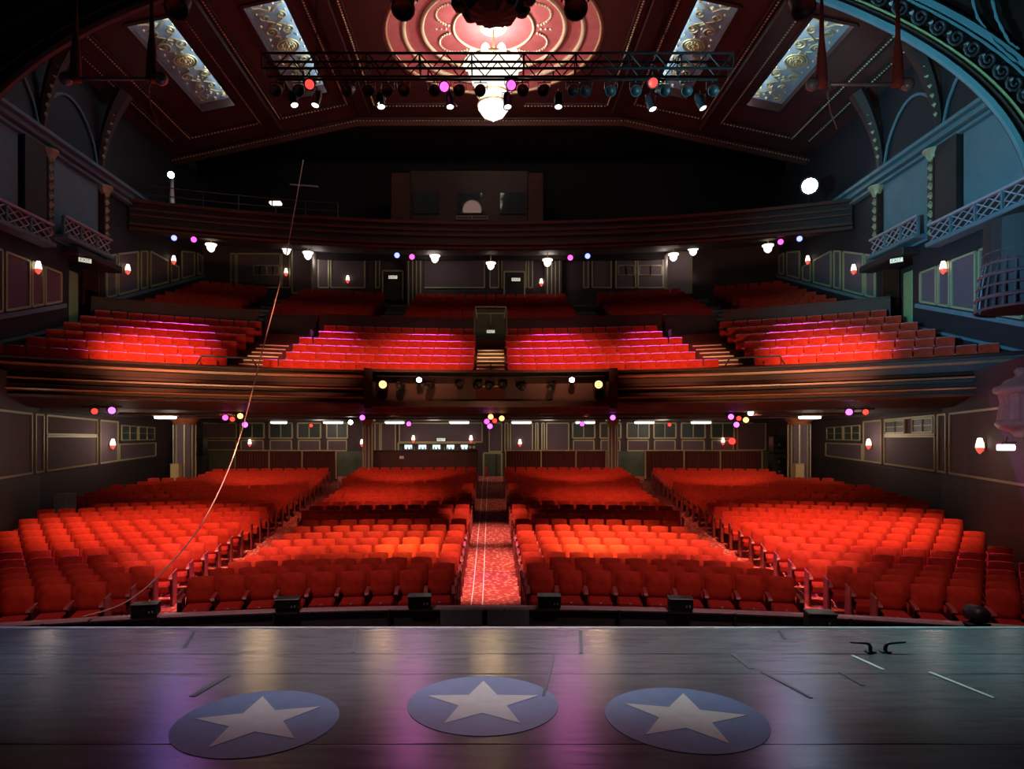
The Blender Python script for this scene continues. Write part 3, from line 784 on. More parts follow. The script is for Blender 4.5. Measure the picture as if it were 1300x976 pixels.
# centre vomitory
yv = C1[1] + CR + CP * 4.6
mb = MB()
for s in (-1, 1): mb.box((s * .66, yv + .9, H + 4.3), (.08, 2.2, 1.9))
mb.box((0, yv + 1.9, H + 4.6), (1.4, .1, 2.3))
vo = struct('trim_6', mb, 'greenwall')
t = thing('vomitory_rail', 'pale guard rail above the centre balcony entrance', 'rail', (0, 0, 0))
z0_, z1_ = H + 5.15, H + 5.85
for s in (-1, 1): MB().tube([(s * .58, yv + .6, z0_), (s * .68, yv + 1.9, z1_)], .03, 6).build('side_bar', 'gilt', t)
MB().tube([(-.68, yv + 1.85, z1_), (.68, yv + 1.85, z1_)], .03, 6).build('top_bar', 'gilt', t)
MB().tube([(-.63, yv + 1.4, H + 5.48), (.63, yv + 1.4, H + 5.48)], .022, 6).build('middle_bar', 'gilt', t)
MB().tube([(0, yv + 1.5, H + 4.9), (0, yv + 1.5, H + 5.5)], .02, 6).build('upright', 'gilt', t)
# flights of steps
def steps(xc0, xc1, w, label, rows=5.4):
    t = thing('balcony_steps', label, 'steps', (0, 0, 0), 0, 'flights of steps in the balcony'); n = int(rows * 2)
    for i in range(n):
        k = 1 + i * .5; x = lerp(xc0, xc1, i / n); R = CR + CP * (k - 1) - .36
        y = C1[1] + math.sqrt(R * R - x * x) + .0; z = cz(k) + .02; a = math.atan2(x, y - C1[1])
        Rm = Matrix.Rotation(-a, 3, 'Z')
        MB().cbox((x, y, z - .24), (w, .46, .50), .01, Rm).build('tread', 'stepdark', t)
        MB().cbox(Vector((x, y, z + .012)) + Rm @ Vector((0, -.2, 0)), (w, .08, .045), .008, Rm).build('nosing', 'nosing', t)
steps(0, 0, 1.06, 'middle flight of pale-edged balcony steps below the lit exit')
steps(-8.35, -8.35, 1.06, 'left flight of pale-edged balcony steps')
steps(8.35, 8.35, 1.06, 'right flight of pale-edged balcony steps')
for x, w, lb in ((0, .95, 'black guard rail at the foot of the middle balcony steps'), (-8.55, 1.5, 'black guard rail at the foot of the left balcony steps'), (8.55, 1.5, 'black guard rail at the foot of the right balcony steps')):
    R = FR + .2; y = C1[1] + math.sqrt(R * R - x * x); a = math.atan2(x, y - C1[1]); t = thing('guard_rail', lb, 'rail', (x, y, H + 2.2), -a, 'guard rails at the balcony front')
    MB().tube([(-w / 2 - .28, 0, 0), (-w / 2, .0, .48), (w / 2, 0, .48), (w / 2 + .28, 0, 0)], .03, 8).build('hoop', 'black', t); MB().tube([(0, 0, .1), (0, 0, .48)], .02, 6).build('upright', 'black', t)
# grey side flights in the rear block
for x, lb in ((-4.65, 'grey upper steps left of centre in the dark rear balcony'), (4.65, 'grey upper steps right of centre in the dark rear balcony'), (-10.2, 'grey upper steps far left in the dark rear balcony'), (10.2, 'grey upper steps far right in the dark rear balcony')):
    t = thing('upper_steps', lb, 'steps', (0, 0, 0), 0, 'grey steps of the rear balcony')
    for j in range(7):
        xx = x * (1 - .0 * j); R = 28 + .8 * j - .25; y = C1[1] + math.sqrt(R * R - xx * xx); a = math.atan2(xx, y - C1[1])
        MB().cbox((xx, y, rz_(j) + .05), (.98, .6, .14), .01, Matrix.Rotation(-a, 3, 'Z')).build('tread', 'greystep', t)

# balcony side walls (upper) and rear wall
ZC0 = H + 12.9
UW = {}
for s, nm in ((-1, 'left'), (1, 'right')):
    mb = MB()
    # door gap between y 22.7 and 24.2 at balcony level
    dz0, dz1 = H + 3.2, H + 6.3; ya, yb = 23.0, 24.9
    mb.box((s * (XW + .2), (12.5 + ya) / 2, H + 7.), (.4, ya - 12.5, 12.2)); mb.box((s * (XW + .2), (yb + 37) / 2, H + 7), (.4, 37 - yb, 12.2))
    mb.box((s * (XW + .2), (ya + yb) / 2, (dz1 + H + 13.1) / 2), (.4, yb - ya, H + 13.1 - dz1)); mb.box((s * (XW + .2), (ya + yb) / 2, (H + .9 + dz0) / 2), (.4, yb - ya, dz0 - H - .9))
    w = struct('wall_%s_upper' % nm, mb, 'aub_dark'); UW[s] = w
    d = struct('door_%d' % (2 if s < 0 else 3), MB().box((s * (XW + .75), (ya + yb) / 2 + .3, (dz0 + dz1) / 2), (.1, yb - ya + .6, dz1 - dz0)), 'dado')
    MB().cbox((s * (XW + .35), ya + .35, (dz0 + dz1) / 2 - .2), (.62, .5, dz1 - dz0 - .5), .01).build('open_leaf', 'greendoor', d)
    MB().box((s * (XW + .3), yb - .1, (dz0 + dz1) / 2), (.6, .12, dz1 - dz0)).build('jamb', 'brown', d)
    MB().cbox((s * (XW - .25), (ya + yb) / 2, dz1 + .1), (.7, yb - ya + .8, .25), .04).build('canopy', 'dado', d)
def uq(s, px, H_):
    """point on the upper side wall at px (right-hand frame) and height above the eye"""
    y = XW * F / abs(px - CX); return Vector((s * (XW - .04), y, H + H_))
def uframe(s, pa, pb, ha0, hb0, ha1, hb1, fill='panelfab', w=.07, parent=None, m='gilt'):
    A, B, C, D = uq(s, pa, ha0), uq(s, pb, hb0), uq(s, pb, hb1), uq(s, pa, ha1); k = Vector((s * .02, 0, 0))
    if fill: MB().quad(A + k, B + k, C + k, D + k).build('wall_panel', fill, parent or UW[s])
    mb = MB()
    for u, v in ((A, B), (B, C), (C, D), (D, A)): mb.bar(u, v, w, .06, (-s, 0, 0))
    mb.build('panel_moulding', m, parent or UW[s])
dado = lambda px: interp(XW * F / abs(px - CX), [(18.2, 3.15), (22.7, 4.55), (24.8, 5.05), (34, 8.35)])
for s in (-1, 1):
    # rear part: tall narrow panels following the rake
    for a, b in ((1112, 1100), (1097, 1072), (1068, 1060), (1056, 1034), (1030, 1020), (1016, 1000), (996, 990)):
        top = 8.0 if a > 1020 else 9.2
        uframe(s, a, b, dado(a) + .15, dado(b) + .15, min(top, 6.9 + (1112 - a) * .02), min(top, 6.9 + (1112 - b) * .02))
    for a, b in ((1190, 1170), (1207, 1193), (1240, 1210), (1258, 1245), (1300, 1264)):
        uframe(s, a, b, dado(a) + .15, dado(b) + .15, 5.6, 5.6)
    mb = MB()
    A, B = uq(s, 1390, dado(1390)), uq(s, 1166, dado(1166)); mb.bar(A, B, .14, .18, (-s, 0, 0)); A, B = uq(s, 1122, dado(1122)), uq(s, 985, dado(985)); mb.bar(A, B, .12, .16, (-s, 0, 0))
    struct('trim_%d' % (7 if s < 0 else 8), mb, 'boxblue')
    mb = MB(); mb.bar(uq(s, 1390, dado(1390) - .75), uq(s, 1166, dado(1166) - .75), .08, .12, (-s, 0, 0)); mb.bar(uq(s, 1390, dado(1390) - 1.1), uq(s, 1166, dado(1166) - 1.1), .05, .1, (-s, 0, 0))
    struct('trim_%d' % (9 if s < 0 else 10), mb, 'boxblue')
    # boxes: blue-grey panels, cornice, pilasters, lattice fronts
    for a, b, h0 in ((1187, 1124, 6.6), (1340, 1226, 6.2)):
        A, B, C, D = uq(s, a, h0), uq(s, b, h0), uq(s, b, 9.35), uq(s, a, 9.35); k = Vector((-s * .02, 0, 0))
        MB().add([A, B, C, D, A + k, B + k, C + k, D + k], [(4, 5, 6, 7), (0, 1, 5, 4), (1, 2, 6, 5), (2, 3, 7, 6), (3, 0, 4, 7)]).build('box_panel', 'boxblue', UW[s])
    co = MB().box((s * (XW - .16), 22.2, H + 9.62), (.32, 13, .16)).box((s * (XW - .24), 22.2, H + 9.78), (.48, 13, .12)).box((s * (XW - .1), 22.2, H + 9.42), (.2, 13, .1))
    cor = struct('trim_%d' % (11 if s < 0 else 12), co, 'boxblue')
    for pxa, dark in ((1190, 0), (1209, 1), (1118, 0), (1340, 1)):
        c = uq(s, pxa, 0); wd = .55 if dark else .30
        o = struct('pilaster', MB().box((c.x - s * .06, c.y, H + 7.95), (.25, wd if not dark else 1.0, 2.9)), 'dado' if dark else 'ceil_dark')
        if not dark:
            for i in range(9): 
                mb = MB(); zc = H + 6.7 + i * .3; mb.octa((c.x - s * .2, c.y, zc), .1)
                pts = [(c.x - s * .2, c.y + .1 * math.cos(q * .7), zc + .13 * math.sin(q * .7)) for q in range(7)]; mb.tube(pts, .018, 5); mb.build('gilt_leaf', 'gilt', o)
            MB().lathe([(.14, 0), (.2, .15), (.3, .3), (.3, .36)], 10, (c.x - s * .1, c.y, H + 9.05)).build('capital', 'gilt', o)
    def lattice(pa, pb, h0, h1, label):
        A, B = uq(s, pa, h0), uq(s, pb, h0); x = s * (XW - .38); ya_, yb_ = A.y, B.y
        t = thing('box_balustrade', label, 'balustrade', (x, (ya_ + yb_) / 2, H + h0), 0, 'lattice box fronts'); L = yb_ - ya_; hh = h1 - h0
        MB().cbox((0, 0, hh), (.16, L, .08), .02).build('top_rail', 'lilac', t); MB().cbox((s * .1, 0, 0), (.5, L, .14), .03).build('ledge', 'boxblue', t)
        MB().box((s * .06, 0, hh / 2), (.02, L, hh)).build('back_board', 'dado', t)
        n = max(2, round(L / 1.1)); 
        for i in range(n):
            y0, y1 = lerp(-L / 2, L / 2, i / n) + .06, lerp(-L / 2, L / 2, (i + 1) / n) - .06; mb = MB()
            mb.bar((0, y0, .09), (0, y1, hh - .06), .035, .04, (1, 0, 0)); mb.bar((0, y0, hh - .06), (0, y1, .09), .035, .04, (1, 0, 0))
            ym_ = (y0 + y1) / 2; mb.bar((0, y0, hh / 2), (0, ym_, hh - .06), .025, .03, (1, 0, 0)); mb.bar((0, ym_, .09), (0, y1, hh / 2), .025, .03, (1, 0, 0))
            mb.bar((0, y0, hh / 2), (0, ym_, .09), .025, .03, (1, 0, 0)); mb.bar((0, ym_, hh - .06), (0, y1, hh / 2), .025, .03, (1, 0, 0)); mb.build('lattice', 'lilac', t)
            MB().box((0, y0 - .06, hh / 2), (.08, .07, hh)).build('post', 'boxblue', t)
    side = 'left' if s < 0 else 'right'
    lattice(1330, 1194, 6.25, 6.9, f'white lattice box front on the {side} wall, the one nearer the stage')
    lattice(1180, 1118, 6.75, 7.4, f'white lattice box front on the {side} wall, the one nearer the balcony')
    # lunette ribs above the cornice
    for y0, y1 in ((24.6, 21.4), (21.4, 17.6)):
        pts = [(s * (XW - .06), lerp(y0, y1, i / 14), H + 10.0 + 1.75 * math.sin(PI * i / 14) ** .6) for i in range(15)]
        struct('trim_13', MB().tube(pts, .05, 6), 'boxblue')
    for yy in (24.7, 21.5, 18.0):
        pts = [(s * (XW - .1 - .9 * (i / 10) ** 2), yy - .0 * i, H + 9.8 + 3.0 * (i / 10)) for i in range(11)]
        o = struct('vault_rib', MB().tube(pts, [.10 + .02 * i for i in range(11)], 6), 'ceil_dark')
        for i in range(2, 10): MB().octa((pts[i][0] - s * .14, pts[i][1] - .1, pts[i][2]), .09).build('leaf', 'gilt', o)
# rear wall of the balcony (curved)
BR = 40.; BC = (0., 36.4 - BR); ab = math.asin(14.6 / BR)
rw = struct('wall_back_balcony', MB().sweep([(0, H + 6.), (0, H + 10.6), (.3, H + 10.6), (.3, H + 6.)], BC, BR, -ab, ab, 30), 'aub')
MB().sweep([(-.05, H + 6.), (-.05, H + 8.05), (0, H + 8.05), (0, H + 6.)], BC, BR, -ab, ab, 30).build('dado_band', 'dado', rw)
def rq(px, py, off=.03):
    X = (px - CX) / F; y = 36.
    for _ in range(12): y = BC[1] + math.sqrt((BR - off) ** 2 - (X * y) ** 2)
    return P(px, py, y)
def rframe(x0, y0, x1, y1, fill='panelfab', m='gilt', w=.07):
    A, B, C, D = rq(x0, y1), rq(x1, y1), rq(x1, y0), rq(x0, y0); k = Vector((0, .02, 0))
    if fill: MB().quad(A + k, B + k, C + k, D + k).build('wall_panel', fill, rw)
    mb = MB()
    for u, v in ((A, B), (B, C), (C, D), (D, A)): mb.bar(u, v, w, .06, (0, -1, 0))
    mb.build('panel_moulding', m, rw)
for a, b in ((293, 299), (301, 356), (358, 368), (404, 417), (420, 463), (477, 482), (534, 615), (622, 633), (637, 668), (671, 676), (741, 747), (752, 776), (782, 807), (810, 842)): rframe(a, 322, b, 365)
for a, b in ((322, 338), (339, 354), (785, 805), (812, 840)):
    for q in (0, 1):
        x0 = lerp(a, b, q / 2); rframe(x0, 337, lerp(a, b, (q + 1) / 2), 349, 'winglass', w=.04)
# doors and pilasters of the rear balcony wall
dn = 4
for a, b in ((486, 512), (640, 666)):
    A, B = rq(a, 381, .08), rq(b, 345, .08); d = struct('door_%d' % dn, MB().box(((A.x + B.x) / 2, A.y, (A.z + B.z) / 2), (B.x - A.x, .1, B.z - A.z)), 'dado'); dn += 1
    mb = MB(); 
    for q in (A.x, B.x): mb.box((q, A.y - .06, (A.z + B.z) / 2), (.08, .08, B.z - A.z))
    mb.box(((A.x + B.x) / 2, A.y - .06, B.z), (B.x - A.x, .08, .08)); mb.build('frame', 'gilt', d)
for px in (527, 702):
    A = rq(px, 385, .3); o = struct('pilaster', MB().box((A.x, A.y, H + 8.7), (.9, .6, 3.4)), 'aub')
    for q in (-.32, -.1, .1, .32): MB().box((A.x + q, A.y - .32, H + 8.75), (.05, .05, 3.2)).build('gilt_fillet', 'gilt', o)
for (a, b, lb) in ((371, 398, 0), (848, 880, 1)):
    A, B = rq(a, 372, .8), rq(b, 318, .8); o = struct('lobby_box', MB().box(((A.x + B.x) / 2, A.y + .4, (A.z + B.z) / 2), (B.x - A.x, .8, B.z - A.z)), 'lilac' if lb else 'panelfab')
    mb = MB(); y = A.y - .02
    for u, v in (((A.x, y, A.z), (B.x, y, A.z)), ((B.x, y, A.z), (B.x, y, B.z)), ((B.x, y, B.z), (A.x, y, B.z)), ((A.x, y, B.z), (A.x, y, A.z))): mb.bar(u, v, .08, .06, (0, -1, 0))
    mb.build('panel_moulding', 'gilt', o)
# guard posts on the side gangways of the balcony
for s, lb in ((-1, 'left'), (1, 'right')):
    t = thing('gangway_rail', f'low pale rail on the {lb} gangway of the balcony by the panelled wall', 'rail', (s * 13.6, 27.9, H + 4.25))
    for i in range(5): MB().tube([(0, i * .35, 0), (0, i * .35, .95)], .03, 6).build('post', 'gilt', t)
    MB().tube([(0, 0, .95), (0, 1.4, .95)], .03, 6).build('top_bar', 'gilt', t)

# ------------------------------------------------------------------ gallery above
GR = 38.; GC = (0., 29.5 - GR); ag = math.asin(14.4 / GR)
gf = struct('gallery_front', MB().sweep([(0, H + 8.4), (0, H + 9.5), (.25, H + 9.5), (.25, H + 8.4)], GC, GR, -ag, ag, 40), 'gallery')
for z0, z1, dr in ((9.44, 9.56, -.16), (9.16, 9.24, -.08), (8.92, 8.98, -.12), (8.52, 8.62, -.18), (8.36, 8.46, -.10)):
    MB().sweep([(dr, H + z0), (dr - .02, H + z1), (.1, H + z1), (.1, H + z0)], GC, GR, -ag, ag, 40).build('moulding', 'brown', gf)
MB().sweep([(0, H + 8.4), (0, H + 8.5), (8.2, H + 10.3), (8.2, H + 10.2)], GC, GR, -ag * .98, ag * .98, 30).build('soffit', 'soffit', gf)
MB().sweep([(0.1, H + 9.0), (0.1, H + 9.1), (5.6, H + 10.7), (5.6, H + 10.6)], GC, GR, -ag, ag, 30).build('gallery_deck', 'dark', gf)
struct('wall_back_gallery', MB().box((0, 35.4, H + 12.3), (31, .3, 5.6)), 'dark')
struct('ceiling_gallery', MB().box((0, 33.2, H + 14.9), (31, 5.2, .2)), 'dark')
t = thing('gallery_rail', 'thin steel guard rail along the gallery front, left end by the small bright spotlight', 'rail', (0, 0, 0))
pts = [(GC[0] + (GR + .1) * math.sin(a), GC[1] + (GR + .1) * math.cos(a)) for a in [lerp(-ag, -ag * .45, i / 12) for i in range(13)]]
for zz in (9.9, 10.25): MB().tube([(x, y, H + zz) for x, y in pts], .02, 6).build('bar', 'blackmetal', t)
for x, y in pts[::2]: MB().tube([(x, y, H + 9.5), (x, y, H + 10.25)], .025, 6).build('post', 'blackmetal', t)
# projection booth
yb_ = 32.2; A, B = P(521, 283, yb_), P(670, 217, yb_)
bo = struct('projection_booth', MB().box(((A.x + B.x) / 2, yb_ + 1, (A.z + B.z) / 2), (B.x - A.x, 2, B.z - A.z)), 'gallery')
for a, b in ((496, 521), (670, 690)):
    A, B = P(a, 283, yb_ - .4), P(b, 219, yb_ - .4); MB().cbox(((A.x + B.x) / 2, yb_ + .2, (A.z + B.z) / 2), (B.x - A.x, 1.2, B.z - A.z), .03).build('pier', 'brown', bo)
for i, (a, b) in enumerate(((525, 557), (581, 612), (635, 666))):
    A, B = P(a, 271, yb_ - .06), P(b, 246, yb_ - .06); mb = MB()
    for u, v in (((A.x, A.y, A.z), (B.x, A.y, A.z)), ((B.x, A.y, A.z), (B.x, A.y, B.z)), ((B.x, A.y, B.z), (A.x, A.y, B.z)), ((A.x, A.y, B.z), (A.x, A.y, A.z))): mb.bar(u, v, .05, .08, (0, -1, 0))
    f = struct('window_%d' % (40 + i), mb, 'brown'); MB().add([(A.x, A.y - .02, A.z), (B.x, A.y - .02, A.z), (B.x, A.y - .12, B.z), (A.x, A.y - .12, B.z)], [(0, 1, 2, 3)]).build('pane', 'glass', f)
A = P(597, 277, 29.3); t = thing('vent_grille', 'pale framed vent slot below the projection booth windows', 'vent', (A.x, yb_ - .05, P(0, 277, yb_).z))
MB().box((0, 0, 0), (1.5, .06, .15)).build('slot', 'black', t); mb = MB()
for u, v in (((-.75, -.04, -.08), (.75, -.04, -.08)), ((-.75, -.04, .08), (.75, -.04, .08)), ((-.75, -.04, -.08), (-.75, -.04, .08)), ((.75, -.04, -.08), (.75, -.04, .08)), ((0, -.04, -.08), (0, -.04, .08))): mb.bar(u, v, .03, .03, (0, -1, 0))
mb.build('frame', 'lilac', t)

# ------------------------------------------------------------------ main ceiling
ZC, XF, YA, YE = H + 14.7, 6.1, 14.2, 30.6
def cz_(x): return ZC - max(0., abs(x) - XF) * (1.8 / (XW - .05 - XF))
panels = [(s * xc, y0, y1) for s in (-1, 1) for xc, y0, y1 in ((11.16, 21.7, 27.5), (7.5, 22.0, 28.0))]
PW = .75
ux = sorted(set([-XW - .3, XW + .3, -XF, XF, -5.3, 5.3] + [q for p in panels for q in (p[0] - PW, p[0] + PW)])); uy = sorted(set([YA, YE, 19.3, 29.9] + [q for p in panels for q in (p[1], p[2])]))
mb = MB()
for x0, x1 in zip(ux, ux[1:]):
    for y0, y1 in zip(uy, uy[1:]):
        xm, ym = (x0 + x1) / 2, (y0 + y1) / 2
        if any(abs(xm - p[0]) < PW and p[1] < ym < p[2] for p in panels): continue
        if abs(xm) < 5.3 and 19.3 < ym < 29.9: continue
        mb.quad((x0, y0, cz_(x0)), (x1, y0, cz_(x1)), (x1, y1, cz_(x1)), (x0, y1, cz_(x0)))
ce = struct('ceiling', mb, 'ceil')
# lit plaster panels with gilt scrollwork, each in its own cove
def spiral(cx, cy, r, turns, s, a0):
    return [(cx + s * r * (1 - .85 * i / 26) * math.cos(a0 + turns * 2 * PI * i / 26), cy + r * (1 - .85 * i / 26) * math.sin(a0 + turns * 2 * PI * i / 26), 0) for i in range(27)]
def scrollwork(L):
    mb = MB(); h = L / 2
    for r in (.40, .29, .13): mb.tube([(r * math.cos(a * PI / 12), r * math.sin(a * PI / 12), 0) for a in range(24)], .034, 5, True)
    for i in range(12): mb.octa((.21 * math.cos(i * PI / 6), .21 * math.sin(i * PI / 6), -.01), .055)
    mb.octa((0, 0, -.02), .09)
    for sy in (-1, 1):
        for s in (-1, 1):
            mb.tube(spiral(s * .33, sy * .95, .25, 1.6, s, -sy * PI / 2), .03, 5)
            mb.tube(spiral(s * .28, sy * 1.75, .20, 1.4, s, sy * PI / 2), .028, 5)
            mb.tube([(s * .12, sy * .45, 0), (s * .10, sy * .6, 0), (s * .33, sy * .70, 0)], .025, 5)
            mb.tube([(s * .33, sy * 1.2, 0), (s * .05, sy * 1.4, 0), (s * .28, sy * 1.55, 0)], .025, 5)
            mb.tube([(s * .06, sy * 2.0, 0), (s * .3, sy * 2.25, 0), (s * .52, sy * 2.3, 0), (s * .55, sy * 2.55, 0)], .03, 5)
            mb.tube(spiral(s * .40, sy * (h - .33), .18, 1.3, s, -sy * PI / 2), .03, 5)
            for q in ((.5, .55), (.56, 1.35), (.5, 2.0), (.2, 2.4), (.55, .2)): mb.octa((s * q[0], sy * q[1], -.01), .06)
        mb.octa((0, sy * 1.05, -.01), .07); mb.octa((0, sy * 2.2, -.01), .10); mb.octa((0, sy * (h - .25), -.01), .09)
        mb.tube([(-.12, sy * 1.2, 0), (0, sy * 1.32, 0), (.12, sy * 1.2, 0)], .03, 5)
    return mb
for i, (xc, y0, y1) in enumerate(panels):
    lb = ('left' if xc < 0 else 'right') + (' outer' if abs(xc) > 9 else ' inner')
    ang = math.atan(1.8 / (XW - .05 - XF)) * (1 if xc > 0 else -1); L = y1 - y0; dep = .34
    t = thing('ceiling_panel', f'pale blue ceiling panel with gilt scrollwork, the {lb} one of four', 'ceiling panel', (xc, (y0 + y1) / 2, cz_(xc)), 0, 'lit plaster ceiling panels')
    t.rotation_euler = (0, ang, 0)
    MB().box((0, 0, dep + .03), (2 * PW + .1, L + .1, .06)).build('plaster_field', 'bluepanel', t)
    mb = MB()
    for s in (-1, 1): mb.box((s * (PW + .03), 0, dep / 2), (.06, L + .12, dep)); mb.box((0, s * (L / 2 + .03), dep / 2), (2 * PW + .1, .06, dep))
    mb.build('cove_side', 'ceil', t)
    scrollwork(L).merge(MB(), Matrix()).build('gilt_scrollwork', 'gold', t).location = (0, 0, dep - .03)
    mb = MB()
    for s in (-1, 1): mb.bar((s * PW, -L / 2, -.02), (s * PW, L / 2, -.02), .14, .06, (0, 0, 1)); mb.bar((-PW, s * L / 2, -.02), (PW, s * L / 2, -.02), .14, .06, (0, 0, 1))
    mb.build('rim', 'ceil_dark', t)
    sg = 1 if xc < 0 else -1
    MB().tube([(sg * (PW - .035), -L / 2 + .1, .10), (sg * (PW - .035), L / 2 - .1, .10)], .025, 6).build('cove_tube', 'e_cove', t)
    MB().tube([(-PW + .1, -L / 2 + .035, .10), (PW - .1, -L / 2 + .035, .10)], .025, 6).build('cove_tube', 'e_cove', t)
# beaded bay mouldings
def beadline(a, b, r=.048, m='tan', wid=.10):
    a, b = Vector(a), Vector(b); mb = MB(); L = (b - a).length; n = int(L / .14)
    for i in range(n + 1): mb.octa(a.lerp(b, i / n), r)
    o = mb.build('bead_moulding', m, ce); MB().bar(a + Vector((0, 0, .04)), b + Vector((0, 0, .04)), wid * 2.4, .07, (0, 0, 1)).build('bay_moulding', 'ceil_dark', ce)
def cp3(x, y, o=.10): return Vector((x, y, cz_(x) - o))
for s in (-1, 1):
    for xa, xb in ((10.02 - 0.0, 13.1), (6.25, 9.17)):
        for y in (29.1,): beadline(cp3(s * xa, y), cp3(s * xb, y))
        for x in (xa, xb): beadline(cp3(s * x, 15.), cp3(s * x, 29.1))
    beadline(cp3(s * 5.1, 15.), cp3(s * 5.1, 29.2)); beadline(cp3(s * 13.8, 16.), cp3(s * 13.8, 29.0), .04)
    # wide rib between the bays
    MB().bar(cp3(s * 9.6, 15., .12), cp3(s * 9.6, 29.8, .12), .62, .2, (0, 0, 1)).build('rib', 'ceil_dark', ce); MB().bar(cp3(s * 5.65, 15., .12), cp3(s * 5.65, 29.8, .12), .5, .2, (0, 0, 1)).build('rib', 'ceil_dark', ce)
    beadline(cp3(s * 5.2, 30.5, .16), cp3(s * (XF), 30.5, .16)); beadline(cp3(s * XF, 30.5, .16), cp3(s * XW, 30.5, .16))
beadline(cp3(-5.2, 30.5, .16), cp3(5.2, 30.5, .16)); beadline(cp3(-5.0, 29.3), cp3(-1.5, 29.3)); beadline(cp3(5.0, 29.3), cp3(1.5, 29.3))
mb = MB()
for x0, x1 in ((-XW, -XF), (-XF, XF), (XF, XW)):
    mb.bar((x0, YE, cz_(x0) - .12), (x1, YE, cz_(x1) - .12), .1, .5, (0, 0, 1))
struct('trim_14', mb, 'ceil')
# domed centre
DC = Vector((.1, 24.6, ZC)); n = 72; mb = MB(); vs = []
for i in range(n):
    a = 2 * PI * i / n; c, s_ = math.cos(a), math.sin(a); r = 4.0; vs.append((DC.x + r * c, DC.y + r * s_, ZC))
    k = min((5.3 - (DC.x if c > 0 else -DC.x)) / abs(c) if abs(c) > 1e-6 else 1e9, ((29.9 - DC.y) if s_ > 0 else (DC.y - 19.3)) / abs(s_) if abs(s_) > 1e-6 else 1e9); vs.append((DC.x + k * c, DC.y + k * s_, ZC))
mb.add(vs, [(2 * i, 2 * i + 1, (2 * i + 3) % (2 * n), (2 * i + 2) % (2 * n)) for i in range(n)]); 
for sx in (-1, 1):
    for yy in (19.3, 29.9):
        pass
dm = struct('ceiling_dome', mb, 'ceil')
MB().box((0, 24.6, ZC + 1.0), (10.8, 10.8, .1)).build('dome_backing', 'dark', dm)
MB().lathe([(4.02, -.01), (3.9, .10), (3.4, .12), (3.3, .26), (3.1, .28), (2.5, .36), (1.4, .44), (.001, .47)], n, DC, None, None, False).build('dome_shell', 'rose', dm, True)
for r, z, w, m_ in ((3.92, .03, .06, 'tan'), (3.3, .18, .10, 'cream'), (2.62, .31, .08, 'cream'), (1.47, .40, .05, 'cream')):
    MB().tube([DC + Vector((r * math.cos(2 * PI * i / n), r * math.sin(2 * PI * i / n), z)) for i in range(n)], w, 6, True).build('dome_ring', m_, dm, True)
mb = MB(); 
for q in range(6):
    a0 = 2 * PI * (q + .5) / 6; c = DC + Vector((1.65 * math.cos(a0), 1.65 * math.sin(a0), .37))
    for i in range(19):
        a = a0 - 1.75 + 3.5 * i / 18; mb.octa(c + Vector((.62 * math.cos(a), .62 * math.sin(a), 0)), .07)
    e = a0 + PI / 6
    for i in range(3): mb.octa(DC + Vector(((1.75 + .18 * i) * math.cos(e), (1.75 + .18 * i) * math.sin(e), .38)), .06)
mb.build('petal_beading', 'cream', dm)
mb = MB().lathe([(.5, .44), (.46, .39), (.3, .41), (.001, .36)], 24, DC, wob=.05)
for i in range(12): a = 2 * PI * i / 12; mb.octa(DC + Vector((.36 * math.cos(a), .36 * math.sin(a), .38)), .07)
mb.build('medallion', 'cream', dm)
# chandelier
t = thing('chandelier', 'large lit crystal chandelier hanging under the rose dome', 'chandelier', (DC.x, DC.y, H + 11.8))
MB().tube([(0, 0, 2.1), (0, 0, 3.5)], .035, 8).build('rod', 'gold', t)
MB().lathe([(.25, 2.1), (.7, 2.08), (.95, 1.95), (.98, 1.85), (.88, 1.6), (.75, 1.2), (.62, .95), (.55, .85)], 20, wob=-.10).build('upper_bowl', 'e_chand', t)
for i in range(10):
    a = 2 * PI * i / 10; MB().lathe([(.001, 0), (.16, .05), (.2, .2), (.14, .42), (.05, .5)], 8, (.92 * math.cos(a), .92 * math.sin(a), 1.75)).build('petal_glass', 'e_chand', t)
for z, r in ((1.95, 1.03), (.86, .60), (.5, .58)): MB().tube([(r * math.cos(2 * PI * i / 30), r * math.sin(2 * PI * i / 30), z) for i in range(30)], .03, 6, True).build('gilt_ring', 'gold', t)
MB().lathe([(.55, .62), (.58, .5), (.55, .3), (.4, .1), (.15, -.02), (.04, -.1), (.001, -.14)], 20, wob=-.08).build('lower_bowl', 'e_chand', t)
MB().lathe([(.5, .95), (.42, .62)], 14).build('bead_curtain', 'e_chand', t)

# ------------------------------------------------------------------ proscenium arch
AY, AA, ABb, AH = 14., 11.2, 5.25, H + 5.
def ell(k, a, y=AY, dy=0): return Vector((AA * k * math.cos(a), y + dy, AH + ABb * k * math.sin(a)))
N = 64
AA, ABb = 11.3, 5.3
def ering(k0, k1, y0, y1):
    mb = MB(); vs = []
    for i in range(N + 1):
        a = PI * i / N
        vs += [ell(k0, a, y0), ell(k1, a, y0), ell(k1, a, y1), ell(k0, a, y1)]
    mb.add(vs, [(i * 4 + k, i * 4 + (k + 1) % 4, i * 4 + 4 + (k + 1) % 4, i * 4 + 4 + k) for i in range(N) for k in range(4)])
    return mb
pa = struct('proscenium_arch', ering(1.0, 1.5, AY, AY + .1), 'ceil_dark')
for s in (-1, 1):
    MB().box((s * (AA * 1.25), AY + .05, AH / 2), (AA * .5, .1, AH)).build('jamb', 'ceil_dark', pa)
for k, r, m in ((1.0, .09, 'boxblue'), (1.02, .05, 'ceil'), (1.12, .09, 'boxblue'), (1.035, .035, 'gold'), (1.10, .03, 'boxblue')):
    MB().tube([ell(k, PI * i / N, AY, -.05) for i in range(N + 1)], r, 6).build('arch_moulding', m, pa)
